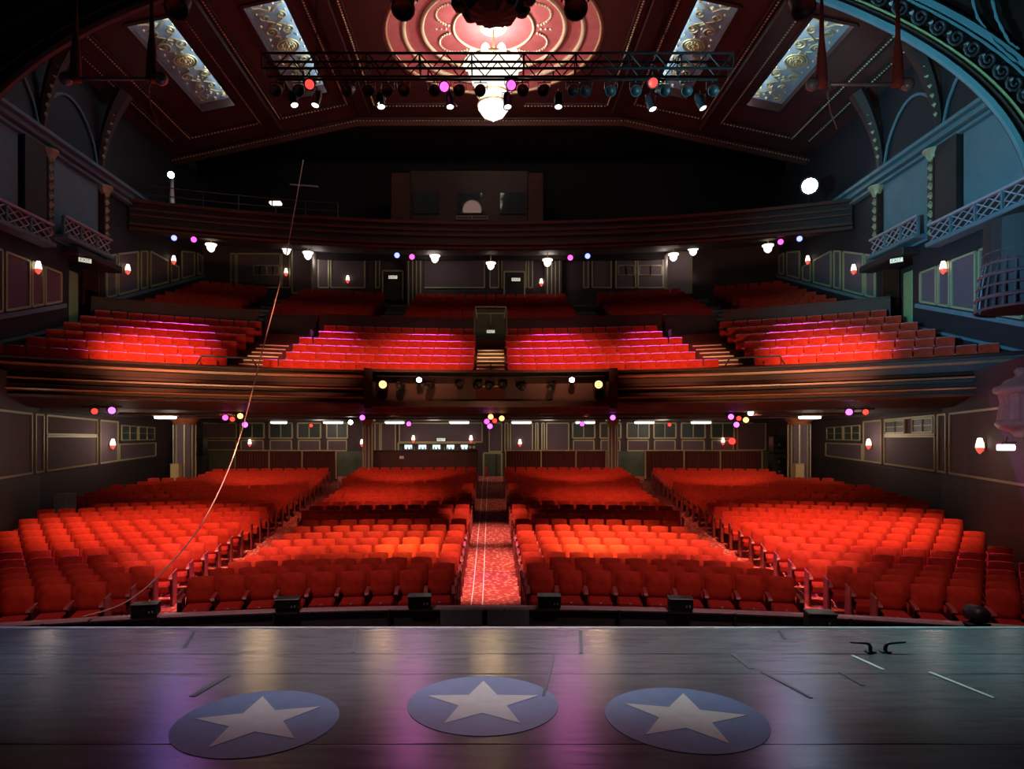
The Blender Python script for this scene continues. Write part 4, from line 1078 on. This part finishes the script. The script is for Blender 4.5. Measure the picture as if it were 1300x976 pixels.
for i in range(2, 63):
    a = PI * i / 64; c = ell(1.068, a, AY, -.06); 
    tx = (ell(1.068, a + .01) - ell(1.068, a - .01)).normalized(); up = Vector((0, -1, 0)).cross(tx)
    mb = MB(); pts = [c + tx * (.17 * (1 - .8 * j / 16)) * math.cos(3.2 * PI * j / 16) + up * (.2 * (1 - .8 * j / 16)) * math.sin(3.2 * PI * j / 16) for j in range(17)]
    mb.tube(pts, .028, 5); mb.octa(c - tx * .26, .07); mb.build('scroll_relief', 'grille', pa)
# rope mouldings beyond the arch
for s in (-1, 1):
    for o in (0, 24):
        q = [(1229 + o * 1.1, -20), (1241 + o, 22), (1262 + o * .8, 54), (1297, 84 - o * .8)]
        if s < 0: q = [(2 * CX - a, b) for a, b in q]
        pts = []
        for (a0, b0), (a1, b1) in zip(q, q[1:]):
            for i in range(5): pts.append(P(lerp(a0, a1, i / 5), lerp(b0, b1, i / 5), AY - .1))
        MB().tube(pts, [.022 + .012 * (i % 2) for i in range(len(pts))], 6).build('rope_moulding', 'boxblue', pa)
# ornate bowed grille and corbel at the right-hand side (and their twins on the left, mostly out of frame)
def bowed(s):
    t = thing('bowed_box_front', 'dark bowed ornamental grille on the %s wall beside the arch' % ('right' if s > 0 else 'left'), 'grille', (s * 12.75, 15.9, H + 3.1), 0, 'bowed grilles')
    n = 14; mb = MB()
    for j in range(9):
        z = j * .27; R = 1.05 * (1 - .25 * (j / 8 - .3) ** 2) - .04 * j
        MB().tube([(-s * R * math.sin(PI * i / n), -R * math.cos(PI * i / n), z) for i in range(n + 1)], .05 if j % 2 else .035, 6).build('band', 'grille', t)
    for i in range(1, n):
        a = PI * i / n; pts = [(-s * (1.03 * (1 - .25 * (j / 8 - .3) ** 2) - .04 * j) * math.sin(a), -(1.03 * (1 - .25 * (j / 8 - .3) ** 2) - .04 * j) * math.cos(a), j * .27) for j in range(9)]
        MB().tube(pts, .03, 5).build('stile', 'grille', t)
    MB().lathe([(.9, .0), (.85, 2.1), (.3, 2.4), (.001, 2.42)], 20).build('dark_core', 'dado', t)
def corbel(s):
    p = P(1291, 558, 15.2) if s > 0 else P(-60, 558, 15.2)
    t = thing('bell_corbel', 'pale lilac bell-shaped fluted corbel at the %s edge above a lit lamp' % ('right' if s > 0 else 'left'), 'corbel', (p.x + s * .1, p.y, H + .05), 0, 'bell corbels')
    MB().lathe([(.001, .0), (.12, .02), (.2, .12), (.42, .2), (.5, .3), (.46, .4)], 20).build('base_cup', 'lilac', t, True)
    MB().lathe([(.46, .4), (.44, .55), (.40, .8), (.44, .98)], 32, wob=-.05).build('fluted_bell', 'lilac', t)
    MB().lathe([(.44, .98), (.52, 1.02), (.54, 1.1), (.5, 1.16), (.38, 1.2), (.30, 1.3), (.16, 1.36), (.1, 1.42), (.14, 1.5), (.09, 1.58), (.001, 1.6)], 20).build('crown', 'lilac', t, True)
bowed(1); corbel(1)
p = P(1277, 568, 15.0)
t = thing('edge_lamp', 'small square lit lamp under the bell-shaped corbel at the right edge', 'lamp', (p.x, p.y, p.z)); MB().cbox((0, 0, 0), (.30, .2, .13), .02).build('diffuser', 'e_white', t); MB().cbox((0, 0, .1), (.34, .24, .06), .02).build('housing', 'lilac', t); MB().tube([(0, 0, .1), (.1, .1, .24)], .02, 6).build('stem', 'gold', t)

# ------------------------------------------------------------------ lamps
def lantern_parts(t, r, L, aim, lens, yoke=True, mt='black'):
    q = Vector(aim).normalized(); R = q.to_track_quat('Z', 'Y').to_matrix()
    MB().lathe([(r * .55, -L * .6), (r * .8, -L * .5), (r, -L * .2), (r, L * .4), (r * 1.12, L * .42), (r * 1.12, L * .5), (r * .9, L * .5), (r * .88, L * .44)], 14, (0, 0, 0), R).build('body', mt, t, True)
    if lens: MB().lathe([(r * .86, L * .46), (r * .6, L * .5), (.001, L * .52)], 14, (0, 0, 0), R).build('lens', lens, t, True)
    if yoke:
        MB().tube([(-r * 1.25, 0, 0), (-r * 1.25, 0, L * .55), (r * 1.25, 0, L * .55), (r * 1.25, 0, 0)], r * .1, 6).build('yoke', 'blackmetal', t)
        MB().tube([(0, 0, L * .55), (0, 0, L * .8)], r * .14, 6).build('clamp', 'blackmetal', t)
def lantern(px, py, d, r, aim, lens, label, group, L=None, yoke=True):
    p = P(px, py, d); t = thing('stage_lantern', label, 'stage light', p, 0, group); lantern_parts(t, r, L or r * 2.6, aim, lens, yoke); return t
CAMP = Vector((0, 0, CAMZ))
def tocam(px, py, d): return CAMP - P(px, py, d)
# lighting truss
TD = 15.; zt, zb2, zp = P(0, 73, TD).z, P(0, 92, TD).z, P(0, 101, TD).z; xa, xb = P(336, 0, TD).x, P(928, 0, TD).x
t = thing('lighting_truss', 'long black lattice lighting truss slung below the ceiling', 'truss', (0, TD, zb2))
hh = zt - zb2
for dy in (-.17, .17):
    for z in (0, hh): MB().tube([(xa, dy, z), (xb, dy, z)], .028, 6).build('chord', 'black', t)
n = 36
for dy in (-.17, .17):
    mb = MB()
    for i in range(n):
        x0, x1 = lerp(xa, xb, i / n), lerp(xa, xb, (i + 1) / n); mb.tube([(x0, dy, 0 if i % 2 else hh), (x1, dy, hh if i % 2 else 0)], .014, 5)
    mb.build('lattice_bracing', 'black', t)
mb = MB()
for i in range(0, n + 1, 4): x = lerp(xa, xb, i / n); mb.tube([(x, -.17, 0), (x, -.17, hh), (x, .17, hh), (x, .17, 0)], .016, 5, True)
mb.build('cross_bracing', 'black', t)
MB().tube([(xa + .3, 0, zp - zb2), (xb - .3, 0, zp - zb2)], .03, 8).build('lamp_bar', 'black', t)
for x in (-4.2, -1.4, 1.4, 4.2): MB().tube([(x, 0, zp - zb2), (x, 0, .02)], .02, 6).build('drop_arm', 'black', t)
for x in (-3.9, 3.9): MB().tube([(x, 0, hh), (x, 0, ZC - .12 - zb2)], .012, 5).build('suspension_wire', 'blackmetal', t)
GT = 'lanterns on the lighting truss'
lit = [(393, 107, 'e_red', 'red'), (564, 110, 'e_magenta', 'magenta'), (649, 108, 'e_magenta', 'magenta'), (829, 105, 'e_red', 'red')]
seen = {}
for px, py, lens, c in lit:
    seen[c] = seen.get(c, 0) + 1
    lantern(px, py, TD, .115, tocam(px, py, TD) + Vector((0, 0, -.2)), lens, f"stage light glowing {c} on the truss, {'left' if seen[c] == 1 else 'right'} one of the two", GT, .3)
for i, (px, py) in enumerate(((372, 126), (402, 126), (483, 128), (571, 128), (644, 128), (709, 128), (826, 131), (889, 130))):
    lantern(px, py, TD, .09, (random.uniform(-.4, .4), -.25, -1), 'e_white', f"small downward spotlight with a white lit rim under the truss, {ordn(i + 1)} from the left", GT, .34)
for i, px in enumerate((352, 380, 443, 468, 492, 512, 551, 584, 610, 663, 691, 727, 744, 776, 808, 842, 872, 905)):
    lantern(px, 114, TD, .115, (random.uniform(-.3, .3), -1, -.7), None, f"unlit black lantern hanging on the truss, {ordn(i + 1)} from the left", GT, .29)
# black silhouettes near the top of the opening
p = P(626, -6, 8.)
t = thing('scalloped_canopy', 'black bundled canopy with a scalloped hem hanging above the truss', 'canopy', p)
MB().lathe([(.5, .35), (.52, .1), (.46, -.02), (.36, -.12), (.3, -.22), (.14, -.27), (.001, -.28)], 22, wob=-.12).build('drape', 'black', t); 
for i in range(11): a = 2 * PI * i / 11; MB().lathe([(.10, .1), (.11, 0), (.07, -.07), (.001, -.1)], 8, (.42 * math.cos(a), .42 * math.sin(a), -.03)).build('scallop', 'black', t)
MB().tube([(0, 0, .35), (0, 0, 3)], .02, 6).build('hanging_line', 'black', t)
for i, (px, lb) in enumerate(((513, 'black unlit lantern hanging top left of the dome'), (730, 'black unlit lantern hanging top right of the dome'), (1016, 'black unlit lantern hanging above the right trapeze'), (228, 'black unlit lantern hanging above the left trapeze'))):
    lantern(px, 2, 9.5, .15, (0, -.6, -1), None, lb, 'dark lanterns hanging near the stage', .42)
# trapezes
def trapeze(x0, x1, py, side):
    d = 7.; a, b = P(x0, py, d), P(x1, py, d); c = (a + b) / 2; L = b.x - a.x
    t = thing('trapeze', f'steel trapeze bar on red-wrapped ropes hanging on the {side}', 'trapeze', c, 0, 'trapezes')
    MB().tube([(-L / 2, 0, 0), (L / 2, 0, 0)], .017, 10).build('bar', 'steel', t, True)
    for s in (-1, 1):
        MB().ball((s * L / 2, 0, 0), .068, 14).build('end_ball', 'chrome', t, True)
        xr = s * (L / 2 - .10)
        MB().tube([(xr, 0, -.02), (xr, 0, .05), (xr, 0, .30), (xr, 0, .48), (xr, 0, .9)], [.062, .058, .045, .026, .016], 10).build('wrapped_grip', 'redwrap', t, True)
        MB().tube([(xr, 0, .9), (xr, 0, 4.)], .013, 6).build('rope', 'redwrap', t)
    hx = -L / 2 + .16 if side == 'right' else L / 2 - .12
    MB().tube([(hx, -.02, .02), (hx + .02, -.02, -.05), (hx - .01, -.02, -.10), (hx, -.02, -.16)], .012, 6).build('clip', 'steel', t); MB().tube([(hx, -.02, -.16), (hx + .02, -.02, -.30), (hx + .07, -.02, -.42), (hx + .09, -.02, -.48)], .006, 5).build('tail_cord', 'rope', t)
trapeze(1031, 1152, 107, 'right'); trapeze(84, 205, 100, 'left')
# long pale rope sagging from the gallery down to the pit rail
key = [(385, 203, 26.), (362, 330, 23.), (333, 445, 19.5), (303, 560, 16.), (262, 655, 13.2), (210, 722, 11.6), (160, 764, 10.7), (105, 783, 10.1)]
pts = [P(*k) for k in key]; fine = []
for i in range(len(pts) - 1):
    p0, p1, p2, p3 = pts[max(i - 1, 0)], pts[i], pts[i + 1], pts[min(i + 2, len(pts) - 1)]
    for j in range(8):
        u = j / 8; fine.append(.5 * ((2 * p1) + (p2 - p0) * u + (2 * p0 - 5 * p1 + 4 * p2 - p3) * u * u + (3 * p1 - p0 - 3 * p2 + p3) * u ** 3))
fine.append(pts[-1])
tag(MB().tube(fine, [.012 + .007 * (f.y - 10) / 16 for f in fine], 6).build('slack_rope', 'rope', None, True), 'long pale rope sagging from high on the left down to the pit rail', 'rope')
a = P(368, 234, 26.); b = P(404, 237, 26.)
tag(MB().tube([a, b], .03, 6).build('rope_bar', 'steel'), 'short pale bar high on the left holding the slack rope', 'bar')

# follow spots on the gallery
def follow(px, py, d, side, big):
    p = P(px, py, d); t = thing('follow_spot', f"follow spot glowing white on the {side} of the gallery, {'the brightest lamp of all' if big else 'on a tall white stand'}", 'spotlight', p, 0, 'follow spots')
    lantern_parts(t, .34 if big else .15, .8, tocam(px, py, d), 'e_cool', False)
    h = p.z - (H + 9.0)
    MB().tube([(0, .1, -.1), (0, .1, -h)], .05, 8).build('stand', 'white' if not big else 'black', t)
    if not big: MB().lathe([(.05, -.1), (.14, -h + .1), (.16, -h)], 10, (0, .1, 0)).build('stand_cover', 'white', t)
follow(1028, 236, 27.3, 'right', True); follow(217, 222, 27.3, 'left', False)
p = P(350, 258, 30.); t = thing('gallery_desk_lamp', 'small pink lit desk lamp in the dark gallery on the left', 'lamp', p); MB().cbox((0, 0, 0), (.5, .3, .12), .03).build('shade', 'e_shade', t); MB().tube([(0, 0, -.06), (0, 0, -1.)], .02, 6).build('stem', 'black', t)

# wall sconces
SCP = None; scn = []
def sconce(p, rz, label, group):
    global SCP
    if SCP is None:
        t = thing('wall_sconce', label, 'wall light', p, rz, group)
        MB().cbox((0, -.02, 0), (.12, .04, .34), .01).build('backplate', 'gold', t)
        MB().lathe([(.13, -.02), (.12, .08), (.09, .22), (.07, .30), (.001, .31)], 12, (0, -.15, 0), wob=-.08).build('glass_shade', 'e_shade', t)
        MB().lathe([(.001, -.24), (.05, -.20), (.11, -.10), (.13, -.02)], 12, (0, -.15, 0)).build('red_cup', 'e_shadered', t)
        MB().tube([(0, -.02, -.06), (0, -.1, -.16), (0, -.15, -.2)], .015, 6).build('arm', 'gold', t)
        t.scale = (.78, .78, .78); SCP = t; note_kids(t)
    else: dup(SCP, p, rz, label, group)
G1 = 'red wall sconces'
for s in (-1, 1):
    side = 'left' if s < 0 else 'right'; rz = -s * PI / 2 + (0 if s > 0 else 0)
    rz = PI / 2 * (-1 if s > 0 else 1) 
    for px, v, lb in ((1108, .42, 'in the panel between windows'), (1252, .46, 'in the large panel nearer the stage')):
        if s < 0 and px > 1200: continue
        x, y = px_on_wall(px, s); z = lerp(interp(y, ZBOT), interp(y, ZTOP), v); sconce((x - s * .05, y, z), rz, f'red-shaded wall sconce on the {side} stalls wall, {lb}', G1)
    for px, py, lb in ((1030, 331, 'furthest from the stage'), (1089, 343, 'just behind the green door'), (1204, 341, 'in front of the green door')):
        y = XW * F / abs(px - CX); p = Vector((s * (XW - .05), y, H + (CY - py) / F * y)); sconce(p, rz, f'red-shaded wall sconce on the {side} balcony wall, {lb}', G1)
for px, py, lb in ((318, 563, 'left of the windows at the far left'), (460, 563, 'beside the slim left column'), (525, 558, 'above the bar hatch, left of two'), (598, 558, 'above the bar hatch, right of two'), (660, 563, 'right of the centre aisle doorway'), (917, 561, 'at the far right end of the windows')):
    p = bp(px, py, .05); sconce(p, 0, f'red-shaded wall sconce on the rear stalls wall, {lb}', G1)
for px, py, lb in ((364, 347, 'beside the projecting panelled lobby on the left'), (442, 356, 'in a panel left of the left exit'), (687, 360, 'beside the right pilaster'), (875, 355, 'at the far right')):
    p = rq(px, py, .05 if px < 860 else .1); sconce(p, 0, f'red-shaded wall sconce on the rear balcony wall, {lb}', G1)
# red lens lamp at the right of the rear stalls wall
p = bp(929, 560, .3); t = thing('red_wall_lamp', 'round red lit lamp on the rear stalls wall at the far right', 'lamp', p); MB().lathe([(.1, .1), (.17, .02), (.18, -.1), (.1, -.14), (.001, -.15)], 14, (0, 0, 0), Matrix.Rotation(-PI / 2, 3, 'X')).build('globe', 'e_red', t, True); MB().tube([(0, .1, 0), (0, .28, 0)], .03, 6).build('arm', 'black', t)
# exit signs
def exitsign(p, rz, label, w=.5):
    t = thing('exit_sign', label, 'sign', p, rz, 'lit exit signs')
    MB().cbox((0, 0, 0), (w, .09, w * .42), .012).build('housing', 'black', t); MB().box((0, -.05, 0), (w * .92, .012, w * .34)).build('face', 'sign', t)
    cu_ = bpy.data.curves.new('exit_lettering', 'FONT'); cu_.body = 'EXIT'; cu_.size = w * .36; cu_.align_x = 'CENTER'; cu_.align_y = 'CENTER'; cu_.extrude = .003; cu_.materials.append(M['signletter'])
    tmp = bpy.data.objects.new('tmp', cu_); me_ = bpy.data.meshes.new_from_object(tmp); bpy.data.objects.remove(tmp); me_.name = 'lettering'
    if not me_.materials: me_.materials.append(M['signletter'])
    o = bpy.data.objects.new('lettering', me_); COL.objects.link(o); o.parent = t; o.location = (0, -.059, 0); o.rotation_euler = (PI / 2, 0, 0); o.scale = (1.05, 1, 1)
    MB().tube([(0, 0, w * .2), (0, .0, w * .2 + .14)], .015, 5).build('bracket', 'black', t)
exitsign(rq(499, 352, .25), 0, 'lit EXIT sign over the left door of the rear balcony wall', .5)
exitsign(rq(655, 355, .25), 0, 'lit EXIT sign over the right door of the rear balcony wall', .5)
exitsign(Vector((0, yv + .3, P(0, 421, yv + .3).z)), 0, 'lit EXIT sign above the middle balcony steps', .36)
exitsign(bp(560, 558, .2), 0, 'lit EXIT sign above the bar hatch at the back of the stalls', .5)
for s, lb in ((-1, 'left'), (1, 'right')): exitsign(Vector((s * (XW - .55), 23.0, H + 6.15)), -s * PI / 4, f'lit EXIT sign above the green door on the {lb} balcony wall', .42)
# crystal pendants under the gallery
CPP = None
def pendant(px, py, d, r, label):
    global CPP
    p = P(px, py, d)
    if CPP is None:
        t = thing('crystal_pendant', label, 'ceiling light', p, 0, 'crystal lights under the gallery')
        MB().lathe([(.30, .20), (.33, .16), (.31, .10)], 14, wob=-.08).build('crown', 'e_crystal', t); MB().lathe([(.22, .12), (.24, 0), (.2, -.14), (.1, -.24), (.001, -.28)], 14, wob=-.10).build('crystal_bowl', 'e_crystal', t)
        MB().tube([(0, 0, .18), (0, 0, .75)], .03, 6).build('stem', 'gold', t); MB().tube([(.32 * math.cos(i * PI / 8), .32 * math.sin(i * PI / 8), .2) for i in range(16)], .02, 5, True).build('rim', 'gold', t); t.scale = (.8, .8, .8); CPP = t; note_kids(t)
    else: dup(CPP, p, 0, label, 'crystal lights under the gallery')
pl = [(268, 314, 30.5), (364, 318, 33.5), (391, 324, 32), (552, 328, 32), (623, 337, 34), (695, 333, 33), (855, 326, 32.5), (880, 319, 33.5), (975, 315, 30.5)]
for i, (px, py, d) in enumerate(pl): pendant(px, py, d, .3, f'bright crystal pendant light under the gallery, {ordn(i + 1)} from the left')
# pairs of lanterns under the gallery
GP = 'coloured lanterns under the gallery front'
for i, (px, py, c) in enumerate(((221, 302, 'blue'), (246, 304, 'magenta'), (504, 324, 'blue'), (523, 326, 'magenta'), (724, 327, 'magenta'), (746, 325, 'blue'), (991, 307, 'magenta'), (1015, 303, 'blue'))):
    d = 29.0 if 400 < px < 850 else 28.2; lantern(px, py, d, .13, tocam(px, py, d), 'e_' + c, f'{c} lit lantern under the gallery front, {ordn(i + 1)} lamp from the left', GP, .35)
# lanterns under the balcony
GB = 'coloured lanterns under the balcony'
ub = [(120, 522, 'red', 19.5), (142, 521, 'purple', 19.5), (286, 530, 'magenta', 24), (295, 532, 'red', 24), (305, 528, 'orange', 24), (311, 539, 'purple', 24), (395, 540, 'red', 33), (445, 536, 'pale', 30), (460, 530, 'purple', 25.5), (519, 538, 'magenta', 29), (618, 535, 'magenta', 25.5), (623, 529, 'orange', 25.5), (628, 534, 'red', 25.5), (637, 531, 'orange', 25.5), (622, 541, 'purple', 25.5), (739, 538, 'magenta', 29), (778, 530, 'purple', 25.5), (850, 539, 'red', 33), (928, 529, 'purple', 24.5), (938, 531, 'red', 24.5), (947, 533, 'orange', 24.5), (935, 539, 'purple', 24.5), (953, 524, 'pale', 24.5), (1078, 523, 'purple', 21.), (1099, 523, 'red', 21.)]
for i, (px, py, c, d) in enumerate(ub):
    lantern(px, py, d, .115 if c != 'red' else .1, tocam(px, py, d), 'e_' + c, f"{'white' if c == 'pale' else c} lit lantern under the balcony, {ordn(i + 1)} lamp from the left", GB, .3)
for i, (px, w) in enumerate(((130, 50), (300, 36), (625, 28), (938, 36), (1085, 50))):
    d = (20, 24.2, 25.7, 24.7, 21.2)[i]; a, b = P(px - w / 2, 0, d), P(px + w / 2, 0, d)
    tag(MB().tube([(a.x, d, H + .98), (b.x, d, H + .98)], .03, 6).build('lamp_bar', 'black'), f'black lamp bar under the balcony holding coloured lanterns, {ordn(i + 1)} from the left', 'bar', 'lamp bars under the balcony')
# ceiling fixtures under the balcony
for i, (px, d, w) in enumerate(((210, 27., .75), (354, 35.2, .75), (423, 35.2, .95), (501, 35.2, .95), (583, 35.2, 1.0), (662, 35.2, 1.0), (743, 35.2, .95), (818, 35.2, .95), (890, 35.2, .95), (1028, 27., .75))):
    x = (px - CX) / F * d; t = thing('ceiling_fixture', f'white lit rectangular ceiling light under the balcony, {ordn(i + 1)} from the left', 'ceiling light', (x, d, ZSO), 0, 'white lights under the balcony')
    MB().cbox((0, 0, -.03), (w + .1, .5, .06), .015).build('frame', 'gilt', t); MB().cbox((0, 0, -.10), (w, .4, .12), .03).build('diffuser', 'e_fix', t)
# lanterns in the central recess of the balcony front
GF = 'lanterns in the recess of the balcony front'
yr = C1[1] + FR - .35
t = thing('recess_lamp_bar', 'horizontal black lamp bar in the recess of the balcony front', 'bar', (0, yr + .15, P(0, 478, yr).z)); MB().tube([(3.9 * (i / 6 - 1), .0 - .36 * (i / 6 - 1) ** 2, 0) for i in range(13)], .03, 6).build('pipe', 'black', t)
for s in (-1, 1): MB().tube([(s * 3.9, -.15, .06), (s * 3.9, -.15, -.75)], .03, 6).build('upright', 'black', t)
for px, c, r, lb in ((486, 'orange', .15, 'leftmost orange-white lit'), (760, 'orange', .15, 'rightmost orange-white lit'), (532, 'pale', .10, 'small white lit, on the left'), (726, 'pale', .10, 'small white lit, on the right')):
    d = yr + .1 - .33 * (abs(px - 623) / 137) ** 2; aim = tocam(px, 488, d) if c == 'orange' else (tocam(px, 483, d) + Vector((0, 0, 6)))
    lantern(px, 488 if c == 'orange' else 484, d, r, aim, 'e_' + c, f'{lb} lantern in the balcony front recess', GF, .4)
for i, px in enumerate((509, 546, 584, 606, 622, 638, 660, 700)):
    lantern(px, 490, yr + .12 - .33 * (abs(px - 623) / 137) ** 2, .12, (random.uniform(-.4, .4), -1, random.uniform(-.4, .1)), None, f'unlit black lantern in the balcony front recess, {ordn(i + 1)} from the left', GF, .42)

# ------------------------------------------------------------------ lights
RED, WARM = (1., .45, .30), (1., .62, .34)
def pool(nm, x, y, z, tx, ty, w, col, deg, bl=.8): return spot(nm, (x, y, z), (tx, ty, zfloor(tx, ty) + .5), w, col, deg, bl, .12)
for s in (-1, 1):
    pool('pool_mid', s * 2.5, 14.9, 10.8, s * 3.0, 17.0, 15000, WARM, 31, .95)
    pool('pool_hot', s * 2.2, 13.2, 10.8, -1.9 if s < 0 else 2.5, 16.0, 15000, (1, .78, .26), 13, 1.)
    pool('pool_side', s * 7., 15.2, 9.5, s * 9.2, 18.2, 9500 if s > 0 else 7000, RED, 48, .9)
    pool('pool_back', s * 3.8, 25.9, 4.15, s * 4.0, 31.5, 520, RED, 62)
    pool('pool_backside', s * 10., 24.6, 4.15, s * 9.5, 30.5, 560, RED, 72)
    pool('pool_row', s * 3.4, 21.6, 4.3, s * 3.6, 24.2, 480, RED, 66, .9)
    pool('pool_fill', s * 5.5, 21.9, 4.35, s * 6., 25.2, 340, RED, 115, 1.)
    pool('pool_front', s * 4.0, 8.0, 8.5, s * 4.8, 12.6, 900, (1, .55, .6), 70)
    pool('pool_aisle', s * 6.0, 12.5, 10.0, s * 6.2, 15.2, 7000, (1, .55, .45), 28)
    for x, w in ((s * 2.7, 5600), (s * 6.4, 5400), (s * 11.0, 7200)):
        spot('balcony_wash', (x * .75, 14.6, 10.0), (x, C1[1] + math.sqrt(22.9 ** 2 - x * x), H + (2.8 if abs(x) < 9 else 2.4)), w, (1., .42, .24), 28 if abs(x) < 9 else 30, 1., .12)
    for x in (s * 2.4, s * 6.4, s * 11.0):
        spot('balcony_purple', (x, 28.8 if abs(x) < 8 else 26.6, H + 8.0), (x * 1.02, C1[1] + math.sqrt(23.6 ** 2 - (x * 1.02) ** 2), H + 3.0), 6500, (.9, .12, .95), 38, .6, .1)
    spot('step_fill', (s * 8.35, 16., 9.), (s * 8.35, 24.0, H + 3.), 1300, (1, .8, .5), 10, .9, .05)  # added spot brightening the side steps, no lamp stands at its place
    spot('fascia_light', (s * 6, 15, 3.), (s * 9.5, 22.0, H + 1.7), 1300, (1, .55, .28), 60, .9, .3)
spot('step_fill', (0, 16., 9.), (0, 26., H + 3.3), 5200, (1, .85, .55), 8, .9, .05)  # same added brightening for the middle steps
pool('pool_centre', 0, 12.5, 10.8, -.1, 15.2, 9000, (1, .55, .50), 19, 1.)
pool('pool_centre', 0, 13.5, 10.8, -.1, 17.9, 9500, (1, .55, .48), 17, 1.)
pool('pool_centre', 0, 13.5, 10.8, -.1, 21.2, 11500, (1, .55, .48), 15, 1.)
pool('pool_centre_far', 0, 12.5, 10.8, -.1, 27, 3000, (1, .65, .4), 9)
spot('recess_light', (0, 15, 3.2), (0, 23.2, H + 1.7), 700, (1, .5, .25), 50, .9, .3)
spot('corbel_light', (5, 9.5, 4.5), (11.9, 15.2, H + .9), 420, (.9, .72, .95), 15, .9, .2)
spot('side_teal', (-4.0, 9.0, 6.0), (XW, 20.5, H + 8.4), 17000, (.13, .55, .70), 44, .9, .3)
spot('side_teal_left', (5.0, 9.0, 6.0), (-XW, 22.8, H + 8.3), 700, (.2, .6, .8), 30, .9, .3)
spot('ceiling_teal', (8.0, 17.0, 6.0), (12.8, 25.5, H + 13.2), 1300, (.14, .55, .8), 36, .9, .3)
spot('arch_teal', (3.0, 7.0, 3.0), (9.8, 14., H + 8.2), 1700, (.16, .58, .72), 34, .9, .3)
spot('wall_blue', (2.0, 10., 6.0), (XW, 18.8, H + 4.4), 1700, (.14, .20, 1.), 30, .9, .3)
spot('trapeze_light', (1.0, 2.2, 2.4), (3.9, 7, H + 4.3), 170, (1, .8, .75), 24, .8, .2)
spot('ceiling_fill', (0, 16.0, 9.0), (0, 25, H + 14.7), 300, (1, .72, .6), 85, .9, .5)
point('chandelier_glow', (DC.x, DC.y, H + 14.0), 560, (1, .85, .75), .25)
point('chandelier_lower', (DC.x, DC.y - 1.3, H + 12.4), 90, (1, .85, .7), .4)
for px, col, w in ((564, (1, .15, .8), 190), (649, (1, .15, .8), 190), (393, (1, .2, .1), 150), (829, (1, .2, .3), 150)):
    p = P(px, 112, TD); spot('truss_beam', p + Vector((0, -.3, -.1)), (p.x * .9, 5.9, ZST), w, col, 24, .9, .1)
for x, w_, c in ((-7., 900, (.35, .42, .9)), (-5.2, 1300, (.42, .48, .85)), (-3.4, 1900, (.6, .68, .9)), (-1.7, 2400, (.75, .78, .9)), (0, 2600, (.8, .8, .86)), (1.7, 2500, (.72, .82, .86)), (3.4, 2500, (.5, .82, .84)), (5.2, 2300, (.28, .78, .82)), (7., 1900, (.16, .7, .78))):
    spot('stage_wash', (x, 12.5, 11.0), (x, 6.45, ZST), w_ * 1.7, c, 17, 1., .3)
for px, py, d, c, w_ in ((523, 326, 28.7, (1, .22, .75), 240), (724, 327, 28.7, (1, .22, .75), 240), (246, 304, 27.9, (1, .2, .7), 90), (991, 307, 27.9, (1, .2, .7), 90), (221, 302, 27.9, (.2, .2, 1), 150), (1015, 303, 27.9, (.2, .6, 1), 150)):
    p = P(px, py, d); spot('gallery_lamp_beam', p, (p.x * .2, 5.6, ZST), w_, c, 12, .8, .13)
for x, y, h_, w_ in ((0, 26.6, 4.3, 150), (-8.35, 24.2, 3.4, 110)): spot('amber_streak_beam', (x, y, H + h_), (x * .28, 6.2, ZST), w_, (1, .62, .28), 14, .8, .12)  # added amber spots with no lamp modelled, for warm reflections on the stage
for px in (486, 760): p = P(px, 488, 22.2); spot('recess_lamp_beam', p, (p.x * .25, 6.2, ZST), 70, (1, .6, .3), 14, .8, .15)
for x in (-9, -3, 3, 9): point('rear_stalls_glow', (x, 35.2, ZSO - .35), 30, (1, .9, .75), .3)
for x in (-9, -3, 3, 9): point('rear_balcony_glow', (x, 34.6, H + 9.2), 22, (1, .9, .8), .3)
point('gallery_glow', (-1, 28, H + 11.5), 14, (1, .6, .5), .5)
for s in (-1, 1): point('fixture_glow', (s * 12.9, 27., ZSO - .4), 40, (1, .9, .75), .3)
for s in (-1, 1): point('sconce_glow', (s * 11.6, 17.6, CAMZ - .3), 22, (1, .75, .6), .15); point('sconce_glow', (s * 14.2, 26., CAMZ + .0), 22, (1, .75, .6), .15)

w = bpy.data.worlds.new('World'); sc.world = w; w.use_nodes = True
w.node_tree.nodes['Background'].inputs['Color'].default_value = (.5, .45, .6, 1); w.node_tree.nodes['Background'].inputs['Strength'].default_value = .003

# ------------------------------------------------------------------ camera and view
cd = bpy.data.cameras.new('Camera'); cam = bpy.data.objects.new('Camera', cd); COL.objects.link(cam)
cam.location = (0, 0, CAMZ); cam.rotation_euler = (PI / 2, 0, 0); cd.sensor_width = 36; cd.lens = 36 * F / 1300
cd.shift_x = (650 - CX) / 1300; cd.shift_y = (CY - 488) / 1300; cd.clip_end = 200
sc.camera = cam
sc.view_settings.view_transform = 'Standard'; sc.view_settings.look = 'None'; sc.view_settings.exposure = 0; sc.view_settings.gamma = 1; sc.view_settings.use_curve_mapping = False
sc.cycles.use_denoising = True; sc.cycles.max_bounces = 5; sc.cycles.sample_clamp_indirect = 4
